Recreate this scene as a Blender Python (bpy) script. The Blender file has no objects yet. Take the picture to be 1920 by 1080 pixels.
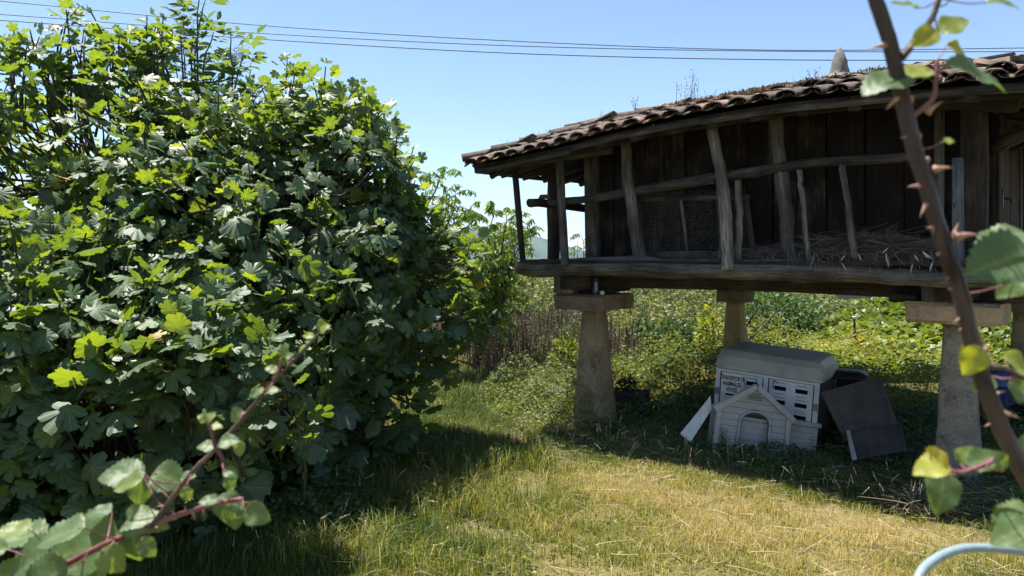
import bpy, bmesh, math, random
import numpy as np
from mathutils import Matrix, Vector, Euler

random.seed(7)
RNG = np.random.default_rng(11)
SC = bpy.context.scene
COL = SC.collection
R = math.radians

# ------------------------------------------------------------------ camera, world, sun, exposure
EYE = 1.95            # camera height
FPX = 1400.0          # focal length in photo pixels (1920 wide)
HOR = 480.0           # photo row of the horizon
cam_d = bpy.data.cameras.new('camera')
cam = bpy.data.objects.new('camera', cam_d); COL.objects.link(cam)
cam.location = (0, 0, EYE); cam.rotation_euler = (R(90), 0, 0)
cam_d.sensor_width = 36.0; cam_d.lens = 36.0 * FPX / 1920.0
cam_d.shift_y = -(540 - HOR) / 1920.0
cam_d.clip_start = 0.05; cam_d.clip_end = 20000
cam_d.dof.use_dof = True; cam_d.dof.focus_distance = 7.4; cam_d.dof.aperture_fstop = 6.8
SC.camera = cam

SUN_TO = Vector((-0.86, 0.56, 3.05)).normalized()
elev = math.asin(SUN_TO.z); azim = math.atan2(SUN_TO.x, SUN_TO.y)
w = bpy.data.worlds.new('World'); SC.world = w; w.use_nodes = True
wn = w.node_tree.nodes; wl = w.node_tree.links
wn.clear()
sky = wn.new('ShaderNodeTexSky'); sky.sky_type = 'NISHITA'; sky.sun_disc = False
sky.sun_elevation = elev; sky.sun_rotation = azim; sky.air_density = 0.9; sky.dust_density = 0.05; sky.ozone_density = 1.2
bg = wn.new('ShaderNodeBackground'); bg.inputs[1].default_value = 0.082
wo = wn.new('ShaderNodeOutputWorld')
wl.new(sky.outputs[0], bg.inputs[0]); wl.new(bg.outputs[0], wo.inputs[0])
sd = bpy.data.lights.new('sun', 'SUN'); sd.energy = 5.0; sd.angle = R(0.53); sd.color = (1.0, 0.95, 0.86)
sun = bpy.data.objects.new('sun', sd); COL.objects.link(sun)
sun.rotation_euler = SUN_TO.to_track_quat('Z', 'Y').to_euler(); sun.location = (-6, 6, 20)
SC.view_settings.view_transform = 'Standard'; SC.view_settings.look = 'None'
SC.view_settings.exposure = 1.3; SC.view_settings.gamma = 1.0
SC.render.engine = 'CYCLES'
SC.cycles.max_bounces = 8; SC.cycles.diffuse_bounces = 4; SC.cycles.transmission_bounces = 6
SC.cycles.transparent_max_bounces = 6; SC.cycles.volume_bounces = 0
SC.cycles.sample_clamp_indirect = 6.0

# ------------------------------------------------------------------ geometry helpers
def at(px, py, Y):
    return np.array([(px - 960.0) / FPX * Y, Y, EYE - (py - HOR) / FPX * Y])
def ground_at(px, py, z=0.0):
    return at(px, py, (EYE - z) * FPX / (py - HOR))

# building frame: origin at the left pillar, a along the front (to the near corner), b towards the back
P1 = np.array([0.94, 8.5]); U = np.array([0.766, -0.643]); Vv = np.array([0.643, 0.766])
def bw(a, b, z):
    p = P1 + U * a + Vv * b
    return np.array([p[0], p[1], z])
def on_b(px, py, b):
    """point of the vertical plane b = const seen at a photo position"""
    k = (px - 960.0) / FPX
    o = P1 + Vv * b
    a = (k * o[1] - o[0]) / (U[0] - k * U[1])
    Y = o[1] + U[1] * a
    return np.array([k * Y, Y, EYE - (py - HOR) / FPX * Y])
def on_a(px, py, a):
    k = (px - 960.0) / FPX
    o = P1 + U * a
    b = (k * o[1] - o[0]) / (Vv[0] - k * Vv[1])
    Y = o[1] + Vv[1] * b
    return np.array([k * Y, Y, EYE - (py - HOR) / FPX * Y])

def nrm(v):
    v = np.asarray(v, float)
    return v / (np.linalg.norm(v, axis=-1, keepdims=True) + 1e-12)

class Geo:
    """collects vertices, faces and point attributes"""
    def __init__(s):
        s.V = []; s.T = []; s.Q = []; s.P = []; s.n = 0; s.A = {}
    def add(s, V, tris=None, quads=None, polys=None, **attrs):
        V = np.asarray(V, float); m = len(V)
        s.V.append(V)
        if tris is not None and len(tris): s.T.append(np.asarray(tris, np.int64) + s.n)
        if quads is not None and len(quads): s.Q.append(np.asarray(quads, np.int64) + s.n)
        if polys: s.P += [[i + s.n for i in p] for p in polys]
        for k, a in attrs.items():
            s.A.setdefault(k, []).append((s.n, np.asarray(a, float)))
        s.n += m
        return s
    def mesh(s, name, off=None, smooth=True):
        V = np.concatenate(s.V)
        if off is not None: V = V - np.asarray(off)
        T = np.concatenate(s.T) if s.T else np.zeros((0, 3), np.int64)
        Q = np.concatenate(s.Q) if s.Q else np.zeros((0, 4), np.int64)
        me = bpy.data.meshes.new(name)
        pl = [len(p) for p in s.P]; pv = [i for p in s.P for i in p]
        loops = np.concatenate([T.ravel(), Q.ravel(), np.array(pv, np.int64)])
        tot = np.concatenate([np.full(len(T), 3), np.full(len(Q), 4), np.array(pl, np.int64)]).astype(np.int32)
        start = np.concatenate([[0], np.cumsum(tot)[:-1]]).astype(np.int32)
        me.vertices.add(len(V)); me.vertices.foreach_set('co', V.astype(np.float32).ravel())
        me.loops.add(len(loops)); me.loops.foreach_set('vertex_index', loops.astype(np.int32))
        me.polygons.add(len(tot)); me.polygons.foreach_set('loop_start', start)
        me.polygons.foreach_set('loop_total', tot)
        me.polygons.foreach_set('use_smooth', np.full(len(tot), bool(smooth)))
        for k, lst in s.A.items():
            vec = lst[0][1].ndim == 2
            full = np.zeros((len(V), 3) if vec else len(V), np.float32)
            for st, a in lst: full[st:st + len(a)] = a
            at_ = me.attributes.new(k, 'FLOAT_VECTOR' if vec else 'FLOAT', 'POINT')
            at_.data.foreach_set('vector' if vec else 'value', full.ravel())
        me.update(calc_edges=True); me.validate()
        return me

LOC = {}
def tag(o, label=None, cat=None, group=None, kind=None):
    if label: o['label'] = label
    if cat: o['category'] = cat
    if group: o['group'] = group
    if kind: o['kind'] = kind
    return o
def thing(name, loc, label, cat, group=None, rot=None, kind=None):
    o = bpy.data.objects.new(name, None); COL.objects.link(o)
    o.empty_display_size = 0.1
    o.location = loc
    if rot: o.rotation_euler = rot
    LOC[o] = np.array(loc, float)
    return tag(o, label, cat, group, kind)
def link_mesh(name, me, mat, parent=None):
    o = bpy.data.objects.new(name, me); COL.objects.link(o)
    if mat is not None and not me.materials: me.materials.append(mat)
    if parent is not None:
        o.parent = parent; LOC[o] = LOC.get(parent, np.zeros(3))
    return o
def obj(name, geo, mat, parent=None, local=False, smooth=True):
    """world-space geometry (or local to its parent) as one mesh object"""
    off = None
    if parent is not None and not local: off = LOC.get(parent, np.zeros(3))
    return link_mesh(name, geo.mesh(name, off, smooth), mat, parent)
def top(name, geo, mat, label, cat, group=None, kind=None, smooth=True):
    """a thing that is one mesh; origin at its base"""
    V = np.concatenate(geo.V)
    c = np.array([V[:, 0].mean(), V[:, 1].mean(), V[:, 2].min()])
    o = link_mesh(name, geo.mesh(name, c, smooth), mat)
    o.location = c; LOC[o] = c
    return tag(o, label, cat, group, kind)

def section_round(n, jit=0.0, seed=0):
    rg = np.random.default_rng(seed)
    th = np.arange(n) * 2 * math.pi / n
    r = 1 + jit * rg.normal(size=n)
    return np.stack([np.cos(th) * r, np.sin(th) * r], 1)
def section_rect(w_, h_, c=0.006):
    x, y = w_ / 2, h_ / 2
    return np.array([[-x + c, -y], [x - c, -y], [x, -y + c], [x, y - c], [x - c, y], [-x + c, y], [-x, y - c], [-x, -y + c]])

def sweep(geo, path, sec, scale=1.0, up=(0, 0, 1), jit=0.0, seed=0, cap=True, twist=0.0):
    path = np.asarray(path, float); n = len(path); k = len(sec)
    rg = np.random.default_rng(seed)
    t = np.gradient(path, axis=0); t = nrm(t)
    up = np.asarray(up, float)
    s_ = nrm(np.cross(t, up)); u_ = np.cross(s_, t)
    sc = np.broadcast_to(np.asarray(scale, float), (n,)) if np.ndim(scale) < 2 else scale
    L = np.concatenate([[0], np.cumsum(np.linalg.norm(np.diff(path, axis=0), axis=1))])
    Vs = []; G = []
    low = rg.normal(size=(k,)) * jit
    for i in range(n):
        low = 0.75 * low + 0.66 * rg.normal(size=(k,)) * jit
        q = sec * (sc[i]) * (1 + low)[:, None]
        if twist:
            c_, s2 = math.cos(twist * L[i]), math.sin(twist * L[i])
            q = q @ np.array([[c_, s2], [-s2, c_]])
        Vs.append(path[i] + q[:, :1] * s_[i] + q[:, 1:] * u_[i])
        G.append(np.concatenate([q, np.full((k, 1), L[i] + seed * 0.37)], 1))
    Vs = np.concatenate(Vs); G = np.concatenate(G)
    quads = []
    for i in range(n - 1):
        for j in range(k):
            j2 = (j + 1) % k
            quads.append((i * k + j, i * k + j2, (i + 1) * k + j2, (i + 1) * k + j))
    polys = [list(range(k))[::-1], [(n - 1) * k + j for j in range(k)]] if cap else None
    geo.add(Vs, quads=quads, polys=polys, gr=G)
    return geo
def lerp_path(pts, n, wob=0.0, seed=0):
    """smooth path through points, resampled"""
    pts = np.asarray(pts, float); m = len(pts)
    rg = np.random.default_rng(seed)
    t = np.linspace(0, m - 1, n); out = []
    for x in t:
        i = min(int(x), m - 2); f = x - i
        p0 = pts[max(i - 1, 0)]; p1 = pts[i]; p2 = pts[i + 1]; p3 = pts[min(i + 2, m - 1)]
        out.append(0.5 * ((2 * p1) + (-p0 + p2) * f + (2 * p0 - 5 * p1 + 4 * p2 - p3) * f * f + (-p0 + 3 * p1 - 3 * p2 + p3) * f ** 3))
    out = np.array(out)
    if wob:
        d = np.cumsum(rg.normal(size=out.shape), 0); d -= np.linspace(0, 1, n)[:, None] * d[-1]
        out += d * wob / math.sqrt(n)
    return out
def log(pts, r0, r1, n=12, sides=10, wob=0.02, jit=0.05, seed=0, up=(0, 0, 1)):
    g = Geo()
    sweep(g, lerp_path(pts, n, wob, seed), section_round(sides, jit, seed), np.linspace(r0, r1, n), up, jit * 0.7, seed)
    return g
def plank(p0, p1, w_, h_, up=(0, 0, 1), n=5, wob=0.004, jit=0.015, seed=0, c=0.006):
    g = Geo()
    sweep(g, lerp_path([p0, p1], n, wob, seed), section_rect(w_, h_, c), 1.0, up, jit, seed)
    return g

class Noise:
    def __init__(s, seed, octs=((1.0, 1.0), (2.1, .5), (4.3, .25))):
        rg = np.random.default_rng(seed); s.c = []
        for f, a in octs:
            for _ in range(5):
                an = rg.uniform(0, 2 * math.pi); k = f * rg.uniform(.6, 1.4)
                s.c.append((k * math.cos(an), k * math.sin(an), rg.uniform(0, 6.28), a))
        s.t = math.sqrt(sum(c[3] ** 2 for c in s.c) / 2)
    def __call__(s, x, y):
        r = 0
        for kx, ky, p, a in s.c: r = r + a * np.sin(kx * x + ky * y + p)
        return r / s.t * 0.5
N1, N2, N3 = Noise(1), Noise(2), Noise(3)

# ------------------------------------------------------------------ materials
class M:
    def __init__(s, name):
        s.m = bpy.data.materials.new(name); s.m.use_nodes = True
        s.n = s.m.node_tree.nodes; s.l = s.m.node_tree.links
        s.n.clear(); s.out = s.n.new('ShaderNodeOutputMaterial')
    def node(s, t, ins=None, **kw):
        x = s.n.new(t)
        for k, v in kw.items(): setattr(x, k, v)
        for k, v in (ins or {}).items():
            if hasattr(v, 'node'): s.l.new(v, x.inputs[k])
            else: x.inputs[k].default_value = v
        return x
    def attr(s, name): return s.node('ShaderNodeAttribute', attribute_name=name)
    def ramp(s, fac, stops):
        x = s.node('ShaderNodeValToRGB', {0: fac}); e = x.color_ramp.elements
        while len(e) < len(stops): e.new(0.5)
        for i, (p, c) in enumerate(stops): e[i].position = p; e[i].color = (*c, 1)
        return x.outputs[0]
    def math(s, op, a, b=0.0, c=0.0): return s.node('ShaderNodeMath', {0: a, 1: b, 2: c}, operation=op).outputs[0]
    def noise(s, vec, scale, detail=4.0, rough=0.55):
        ins = {'Scale': scale, 'Detail': detail, 'Roughness': rough}
        if vec is not None: ins['Vector'] = vec
        return s.node('ShaderNodeTexNoise', ins).outputs[0]
    def vmath(s, op, a, b): return s.node('ShaderNodeVectorMath', {0: a, 1: b}, operation=op).outputs[0]
    def mix(s, fac, a, b, mode='MIX'):
        x = s.node('ShaderNodeMix', data_type='RGBA', blend_type=mode)
        for k, v in ((0, fac), (6, a), (7, b)):
            if hasattr(v, 'node'): s.l.new(v, x.inputs[k])
            else: x.inputs[k].default_value = (*v, 1) if isinstance(v, tuple) and len(v) == 3 else v
        return x.outputs[2]
    def bump(s, h, strength, dist):
        return s.node('ShaderNodeBump', {'Height': h, 'Strength': strength, 'Distance': dist}).outputs[0]
    def surf(s, o): s.l.new(o, s.out.inputs[0]); return s.m
    def principled(s, col, rough=0.7, normal=None, spec=0.4, metal=0.0):
        x = s.node('ShaderNodeBsdfPrincipled')
        for k, v in (('Base Color', col), ('Roughness', rough), ('Specular IOR Level', spec), ('Metallic', metal), ('Normal', normal)):
            if v is None: continue
            if hasattr(v, 'node'): s.l.new(v, x.inputs[k])
            else: x.inputs[k].default_value = (*v, 1) if isinstance(v, tuple) else v
        return x.outputs[0]

def wood(name, dark, mid, light, rough=0.85, streak=0.06, patch=0.5):
    m = M(name)
    gr = m.attr('gr').outputs['Vector']
    rnd = m.node('ShaderNodeObjectInfo').outputs['Random']
    off = m.math('MULTIPLY', rnd, 37.0)
    v = m.vmath('ADD', gr, m.node('ShaderNodeCombineXYZ', {0: off, 1: off, 2: off}).outputs[0])
    st = m.vmath('MULTIPLY', v, (1, 1, streak))
    g1 = m.noise(st, 70, 5, .65)
    g2 = m.noise(st, 22, 3)
    pt = m.noise(v, 3.0, 3)
    f = m.math('MULTIPLY_ADD', g1, .55, m.math('MULTIPLY', g2, .35))
    f = m.math('ADD', f, m.math('MULTIPLY', m.math('SUBTRACT', pt, .5), patch))
    f = m.math('ADD', f, m.math('MULTIPLY', m.math('SUBTRACT', rnd, .5), .14))
    col = m.ramp(f, [(.30, dark), (.5, mid), (.70, light)])
    ck = m.noise(m.vmath('MULTIPLY', v, (1, 1, streak * .5)), 34, 2, .4)
    crack = m.ramp(m.math('ABSOLUTE', m.math('SUBTRACT', ck, .5)), [(.0, (1, 1, 1)), (.022, (0, 0, 0))])
    col = m.mix(m.math('MULTIPLY', crack, .85), col, tuple(c * .35 for c in dark))
    h = m.math('ADD', g1, m.math('MULTIPLY', g2, 1.2))
    return m.surf(m.principled(col, rough, m.bump(h, .9, .012), .25))

def leafmat(name, stops, tcol, trans=0.35, rough=0.42, spec=0.5, vein=None, rnd_amt=0.12, bump=0.0):
    m = M(name)
    t = m.attr('tint').outputs['Fac']
    rnd = m.node('ShaderNodeObjectInfo').outputs['Random']
    f = m.math('ADD', t, m.math('MULTIPLY', m.math('SUBTRACT', rnd, .5), rnd_amt))
    col = m.ramp(f, stops)
    if vein:
        vn = m.math('POWER', m.attr('vein').outputs['Fac'], 7.0)
        col = m.mix(m.math('MULTIPLY', vn, .5), col, vein)
    nor = None
    if bump:
        tc = m.node('ShaderNodeTexCoord').outputs['Object']
        nor = m.bump(m.noise(tc, 28, 3), bump, .01)
    p = m.principled(col, rough, nor, spec)
    tc_ = m.mix(1.0, col, tcol, 'MULTIPLY')
    tr = m.node('ShaderNodeBsdfTranslucent', {0: tc_}).outputs[0]
    mx = m.node('ShaderNodeMixShader', {0: trans, 1: p, 2: tr}).outputs[0]
    return m.surf(mx)

def plain(name, col, rough=.6, var=.25, scale=6, spec=.4, bump=.3, metal=0, dirt=None):
    m = M(name)
    tc = m.node('ShaderNodeTexCoord').outputs['Object']
    a = m.noise(tc, scale, 5); b = m.noise(tc, scale * 9, 4)
    f = m.math('MULTIPLY_ADD', a, .65, m.math('MULTIPLY', b, .35))
    d = tuple(c * (1 - var * 1.6) for c in col); l = tuple(min(1, c * (1 + var)) for c in col)
    c = m.ramp(f, [(.3, d), (.52, col), (.75, l)])
    if dirt:
        c = m.mix(m.math('SMOOTH_MIN', m.math('MAXIMUM', m.math('MULTIPLY_ADD', m.noise(tc, scale * .5, 5, .7), 5, -2.6), 0), 1, .1), c, dirt)
    return m.surf(m.principled(c, rough, m.bump(b, bump, .01), spec, metal))

MT = {}
MT['wood_dark'] = wood('dark weathered wood', (.012, .009, .008), (.036, .028, .024), (.09, .075, .062))
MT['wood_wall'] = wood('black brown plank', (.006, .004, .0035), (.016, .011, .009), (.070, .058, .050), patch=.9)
MT['wood_grey'] = wood('silvered wood', (.045, .041, .037), (.165, .152, .138), (.36, .335, .305))
MT['wood_pale'] = wood('pale sawn wood', (.10, .085, .07), (.30, .265, .22), (.48, .44, .38))
MT['wood_mid'] = wood('grey brown wood', (.018, .016, .015), (.072, .065, .059), (.19, .175, .16))
MT['wood_bluegrey'] = wood('blue grey painted wood', (.03, .033, .04), (.075, .085, .10), (.15, .165, .19))
MT['yellow_pillar'] = plain('yellow stone', (.36, .275, .14), .9, .35, 4, .2, .8, dirt=(.20, .15, .08))
MT['stone_pillar'] = plain('ochre stone', (.27, .21, .135), .9, .55, 3.5, .2, 1.0, dirt=(.15, .115, .075))
MT['concrete_pillar'] = plain('grey cast stone', (.225, .20, .165), .9, .5, 4.5, .2, 1.0, dirt=(.10, .092, .078))
MT['cap_stone'] = plain('tan cap stone', (.36, .27, .19), .9, .35, 5, .2, .9, dirt=(.20, .12, .09))
MT['cap_dark'] = plain('brown cap stone', (.20, .155, .12), .9, .45, 6, .2, .9, dirt=(.07, .05, .04))
MT['finial'] = plain('lichened stone', (.20, .19, .17), .95, .5, 14, .2, 1.0, dirt=(.10, .09, .08))
MT['plastic'] = plain('beige grey plastic', (.36, .35, .32), .6, .16, 3, .35, .15, dirt=(.23, .215, .17))
MT['plastic_gap'] = plain('dark plastic groove', (.13, .125, .115), .7, .1, 4)  # darkened colour puts shade into the moulded siding grooves
MT['white_paint'] = plain('white painted metal', (.52, .535, .56), .5, .12, 4, .5, .1, dirt=(.36, .35, .33))
MT['lath'] = plain('grey lath', (.26, .26, .25), .8, .2, 9)
MT['slot_shade'] = plain('painted slot shade', (.008, .008, .009), .9, .2, 5, .1)
MT['black_plastic'] = plain('black plastic', (.015, .015, .017), .5, .2, 8)
MT['dark_board'] = plain('dark slate board', (.060, .050, .044), .75, .5, 5, .3, .4, dirt=(.036, .031, .028))
MT['white_slab'] = plain('pale slab', (.62, .61, .57), .7, .2, 6, .3, .4, dirt=(.42, .40, .35))
MT['blue_can'] = plain('blue can', (.03, .06, .20), .35, .2, 9, .6)
MT['blue_drum'] = plain('blue plastic', (.006, .025, .13), .45, .2, 4, .5)
MT['wire'] = plain('dull wire', (.20, .19, .18), .5, .2, 5, .5, 0, .6)
MT['cable'] = plain('black cable', (.02, .022, .028), .6, .1, 4)
MT['hose'] = plain('pale blue grey tube', (.22, .30, .33), .4, .2, 30, .5, .1, dirt=(.17, .18, .16))
MT['paint_text'] = plain('black print', (.02, .02, .02), .6, .1, 4)
MT['wall_far'] = plain('stained concrete', (.22, .22, .21), .9, .5, .7, .2, .6, dirt=(.07, .075, .06))
def rust_tile():
    m = M('fired clay tile')
    tc = m.node('ShaderNodeTexCoord').outputs['Object']
    rnd = m.node('ShaderNodeObjectInfo').outputs['Random']
    off = m.math('MULTIPLY', rnd, 31.0)
    v = m.vmath('ADD', tc, m.node('ShaderNodeCombineXYZ', {0: off, 1: off, 2: off}).outputs[0])
    a = m.noise(v, 9, 5, .65); b = m.noise(v, 45, 4, .7)
    tn = m.attr('tint').outputs['Fac']
    r2 = m.math('FRACT', m.math('ADD', rnd, tn))
    base = m.ramp(r2, [(0, (.11, .088, .072)), (.4, (.165, .122, .098)), (.78, (.23, .15, .115)), (.96, (.42, .26, .20))])
    f = m.math('MULTIPLY_ADD', a, .6, m.math('MULTIPLY', b, .4))
    c = m.mix(m.ramp(f, [(.38, (0, 0, 0)), (.56, (1, 1, 1))]), base, (.075, .066, .055))
    c = m.mix(m.ramp(b, [(.56, (0, 0, 0)), (.70, (.6, .6, .6))]), c, (.30, .28, .24))
    return m.surf(m.principled(c, .92, m.bump(b, .8, .008), .2))
MT['tile'] = rust_tile()
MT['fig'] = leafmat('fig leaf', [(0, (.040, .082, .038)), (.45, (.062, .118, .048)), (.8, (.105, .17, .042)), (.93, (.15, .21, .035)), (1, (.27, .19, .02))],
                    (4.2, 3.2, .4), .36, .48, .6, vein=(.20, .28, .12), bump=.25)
MT['bramble'] = leafmat('bramble leaf', [(0, (.055, .105, .045)), (.6, (.10, .16, .055)), (.85, (.20, .24, .03)), (1, (.36, .28, .03))],
                        (3.2, 2.6, .5), .36, .5, .45, vein=(.20, .27, .12), bump=.5)
MT['peach'] = leafmat('peach leaf', [(0, (.06, .12, .03)), (.6, (.13, .20, .04)), (1, (.20, .26, .05))], (2.8, 2.6, .8), .42, .4, .5)
MT['elder'] = leafmat('elder leaf', [(0, (.05, .10, .035)), (.6, (.09, .15, .05)), (1, (.16, .21, .06))], (2.8, 2.5, .9), .35, .4, .5)
MT['weed'] = leafmat('weed leaf', [(0, (.055, .085, .018)), (.4, (.12, .155, .03)), (.75, (.20, .225, .045)), (1, (.32, .28, .10))], (2.0, 1.9, .8), .35, .5, .35)
MT['thicket'] = leafmat('thicket leaf', [(0, (.04, .06, .02)), (.4, (.105, .13, .042)), (.75, (.185, .205, .075)), (1, (.27, .25, .125))], (1.6, 1.6, .8), .3, .55, .35)
MT['nettle'] = leafmat('nettle leaf', [(0, (.035, .065, .026)), (.5, (.06, .105, .035)), (1, (.11, .16, .045))], (2.0, 2.0, .8), .3, .5, .35)
MT['cover'] = leafmat('creeping leaf', [(0, (.065, .105, .02)), (.5, (.13, .175, .03)), (.9, (.21, .245, .045)), (1, (.38, .30, .05))], (2.1, 1.9, .7), .35, .45, .4)
MT['grass'] = leafmat('grass blade', [(0, (.05, .085, .015)), (.25, (.13, .165, .022)), (.45, (.25, .235, .05)), (.6, (.37, .31, .095)), (.76, (.50, .415, .19)), (.88, (.44, .335, .165)), (1, (.30, .20, .11))],
                      (1.5, 1.45, .8), .35, .55, .3)
MT['straw'] = leafmat('straw', [(0, (.14, .10, .06)), (.5, (.34, .27, .17)), (1, (.55, .47, .33))], (1, 1, .9), .2, .7, .2)
MT['bean'] = leafmat('dry bean straw', [(0, (.06, .05, .042)), (.5, (.15, .128, .105)), (.8, (.26, .225, .185)), (1, (.55, .50, .42))], (1, 1, .9), .2, .8, .2)
MT['stalk'] = leafmat('dead stalk', [(0, (.055, .034, .028)), (.5, (.14, .098, .076)), (1, (.27, .21, .16))], (1, .9, .8), .1, .8, .2)
MT['moss'] = leafmat('roof stonecrop', [(0, (.05, .035, .025)), (.5, (.13, .09, .06)), (.8, (.25, .16, .12)), (1, (.30, .28, .06))], (1.2, 1.1, .8), .2, .8, .2)
MT['berry'] = plain('elder umbel', (.20, .13, .12), .7, .4, 40)
MT['bark'] = wood('fig bark', (.035, .03, .025), (.09, .08, .068), (.17, .15, .13), streak=.3)
MT['cane_purple'] = wood('purple cane bark', (.036, .022, .020), (.080, .055, .047), (.145, .115, .078), rough=.5, streak=.25)
MT['cane_red'] = wood('red cane bark', (.12, .04, .045), (.24, .10, .105), (.34, .18, .16), rough=.45, streak=.25)
MT['thorn'] = plain('thorn', (.36, .20, .15), .45, .3, 60)

def ground_mat():
    m = M('meadow soil')
    tc = m.node('ShaderNodeTexCoord').outputs['Object']
    a = m.noise(tc, .6, 5); b = m.noise(tc, 14, 5, .7); c = m.noise(tc, 90, 3)
    f = m.math('ADD', m.math('MULTIPLY', a, .45), m.math('MULTIPLY_ADD', b, .35, m.math('MULTIPLY', c, .2)))
    col = m.ramp(f, [(.30, (.045, .05, .015)), (.45, (.11, .10, .035)), (.6, (.20, .155, .065)), (.75, (.27, .21, .11))])
    return m.surf(m.principled(col, .95, m.bump(b, .6, .03), .1))
MT['ground'] = ground_mat()
def hill_mat():
    m = M('wooded hills')
    tc = m.node('ShaderNodeTexCoord').outputs['Object']
    a = m.noise(tc, .006, 6)
    return m.surf(m.principled(m.ramp(a, [(.35, (.03, .05, .02)), (.6, (.09, .11, .045))]), .95, None, .1))
MT['hills'] = hill_mat()

# ------------------------------------------------------------------ ground, hills
def zground(x, y):
    z = 0.025 * N1(x * 2.2, y * 2.2) + 0.03 * N2(x * .6, y * .6)
    far = np.clip((y - 22) / 300, 0, 1)
    return z - 14 * far ** 1.2
def spaced(lo, hi, mid_lo, mid_hi, step):
    c = list(np.arange(mid_lo, mid_hi, step)); s = step
    x = mid_hi
    while x < hi: c.append(x); s *= 1.22; x += s
    c.append(hi); s = step; x = mid_lo - step; left = []
    while x > lo: left.append(x); s *= 1.22; x -= s
    left.append(lo)
    return np.array(left[::-1] + c)
gx = spaced(-5000, 5000, -8, 10, .16); gy = spaced(-30, 5000, 2.5, 16, .16)
XX, YY = np.meshgrid(gx, gy)
ZZ = zground(XX, YY)
nx, ny = len(gx), len(gy)
ii = np.arange(nx * ny).reshape(ny, nx)
q = np.stack([ii[:-1, :-1], ii[:-1, 1:], ii[1:, 1:], ii[1:, :-1]], -1).reshape(-1, 4)
g = Geo().add(np.stack([XX, YY, ZZ], -1).reshape(-1, 3), quads=q)
tag(obj('ground', g, MT['ground']), 'grassy garden ground sheet running out to the valley', 'ground', kind='structure')

def hills(name, Y0, prof, depth, zb, seed):
    xs = np.linspace(-4200, 4200, 240); ys = np.linspace(0, 1, 12)
    nz = Noise(seed, ((.004, 1), (.009, .5), (.02, .25)))
    X, T = np.meshgrid(xs, ys)
    top_ = prof(X) + 14 * nz(X, T * 900)
    Z = zb + (top_ - zb) * np.sin(np.clip(T, 0, 1) * math.pi) ** .8
    i = np.arange(X.size).reshape(X.shape)
    qd = np.stack([i[:-1, :-1], i[:-1, 1:], i[1:, 1:], i[1:, :-1]], -1).reshape(-1, 4)
    g = Geo().add(np.stack([X, Y0 + T * depth, Z], -1).reshape(-1, 3), quads=qd)
    return tag(obj(name, g, MT['hills']), 'blue hazy wooded hills beyond the valley', 'hills', kind='structure')
def prof(X):
    px = 960 + X / 3000 * FPX
    # skyline heights (photo rows) at 3 km
    row = np.interp(px, [-2000, 300, 800, 905, 960, 1000, 1040, 1090, 1300, 1900, 3500], [440, 440, 445, 430, 441, 446, 456, 474, 470, 455, 440])
    return EYE + (HOR - row) / FPX * 3000
hills('hills', 2700, prof, 600, -30, 5)

# ------------------------------------------------------------------ leaf templates and scattering
def tmpl_fig(depth=1.0, cup=.25, fold=.12, wave=0.0, seed=0, mid=False):
    ctl = [(0, 1.0), (9, .985), (16, .91), (20, .74), (22, .54), (25, .40), (28, .50), (30, .70), (33, .85), (40, .93), (48, .95), (56, .92), (63, .84), (67, .66), (69, .48), (73, .38), (78, .50), (84, .62), (97, .69), (110, .62), (124, .49), (143, .37), (160, .30), (175, .20)]
    rg = np.random.default_rng(seed)
    th = []; rr = []; ve = []
    for sgn in (1, -1):
        for a, r in (ctl if sgn == 1 else ctl[1:]):
            smooth_r = np.interp(a, [0, 24, 48, 72, 97, 175], [1.0, .93, .93, .76, .70, .25])
            r2 = smooth_r * .95 + (r - smooth_r * .95) * depth
            th.append(sgn * a); rr.append(r2 * (1 + .03 * rg.normal())); ve.append(1.0 if a in (0, 48, 97) else 0.0)
    o = np.argsort(th); th = np.radians(np.array(th)[o]); rr = np.array(rr)[o]; ve = np.array(ve)[o]
    x = np.sin(th) * rr; y = np.cos(th) * rr
    lobez = np.array([fold if v > .5 else 0 for v in ve])
    z = -cup * rr ** 2 * .5 - fold * (1 - ve) * rr + wave * rg.normal(size=len(rr)) * .12
    n = len(x)
    V = [[0, 0, 0]]; vein = [1.0]
    T = []
    if mid:
        for i in range(n): V.append([x[i] * .5, y[i] * .5, z[i] * .32]); vein.append(ve[i])
        for i in range(n): V.append([x[i], y[i], z[i]]); vein.append(ve[i] * .9)
        for i in range(n - 1):
            a, b = 1 + i, 2 + i; c, d = 1 + n + i, 2 + n + i
            T += [(0, b, a), (a, b, d), (a, d, c)]
    else:
        for i in range(n): V.append([x[i], y[i], z[i]]); vein.append(ve[i])
        for i in range(n - 1): T.append((0, 2 + i, 1 + i))
    V = np.array(V); V[:, 1] -= 0.0
    # petiole
    k = len(V); pl = .45
    V = np.concatenate([V, [[-.012, 0, .0], [.012, 0, 0], [.012, -pl, -.10], [-.012, -pl, -.10]]])
    T += [(k, k + 1, k + 2), (k, k + 2, k + 3)]
    vein += [1, 1, 1, 1]
    return V, np.array(T), np.array(vein)
def tmpl_diamond(wd=.5, cup=.2):
    V = np.array([[0, 0, 0], [-wd / 2, .45, .06], [0, .5, -.03], [wd / 2, .45, .06], [0, 1, -cup]])
    return V, np.array([(0, 2, 1), (1, 2, 4), (0, 3, 2), (2, 3, 4)]), np.array([1, 0, 1, 0, 1.])
def tmpl_lance(wd=.24, droop=.3):
    V = np.array([[0, 0, 0], [-wd / 2, .35, .03], [wd / 2, .35, .03], [-wd * .4, .68, -droop * .4], [wd * .4, .68, -droop * .4], [0, 1, -droop]])
    return V, np.array([(0, 2, 1), (1, 2, 4), (1, 4, 3), (3, 4, 5)]), np.array([1, 0, 0, 0, 0, 1.])
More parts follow.
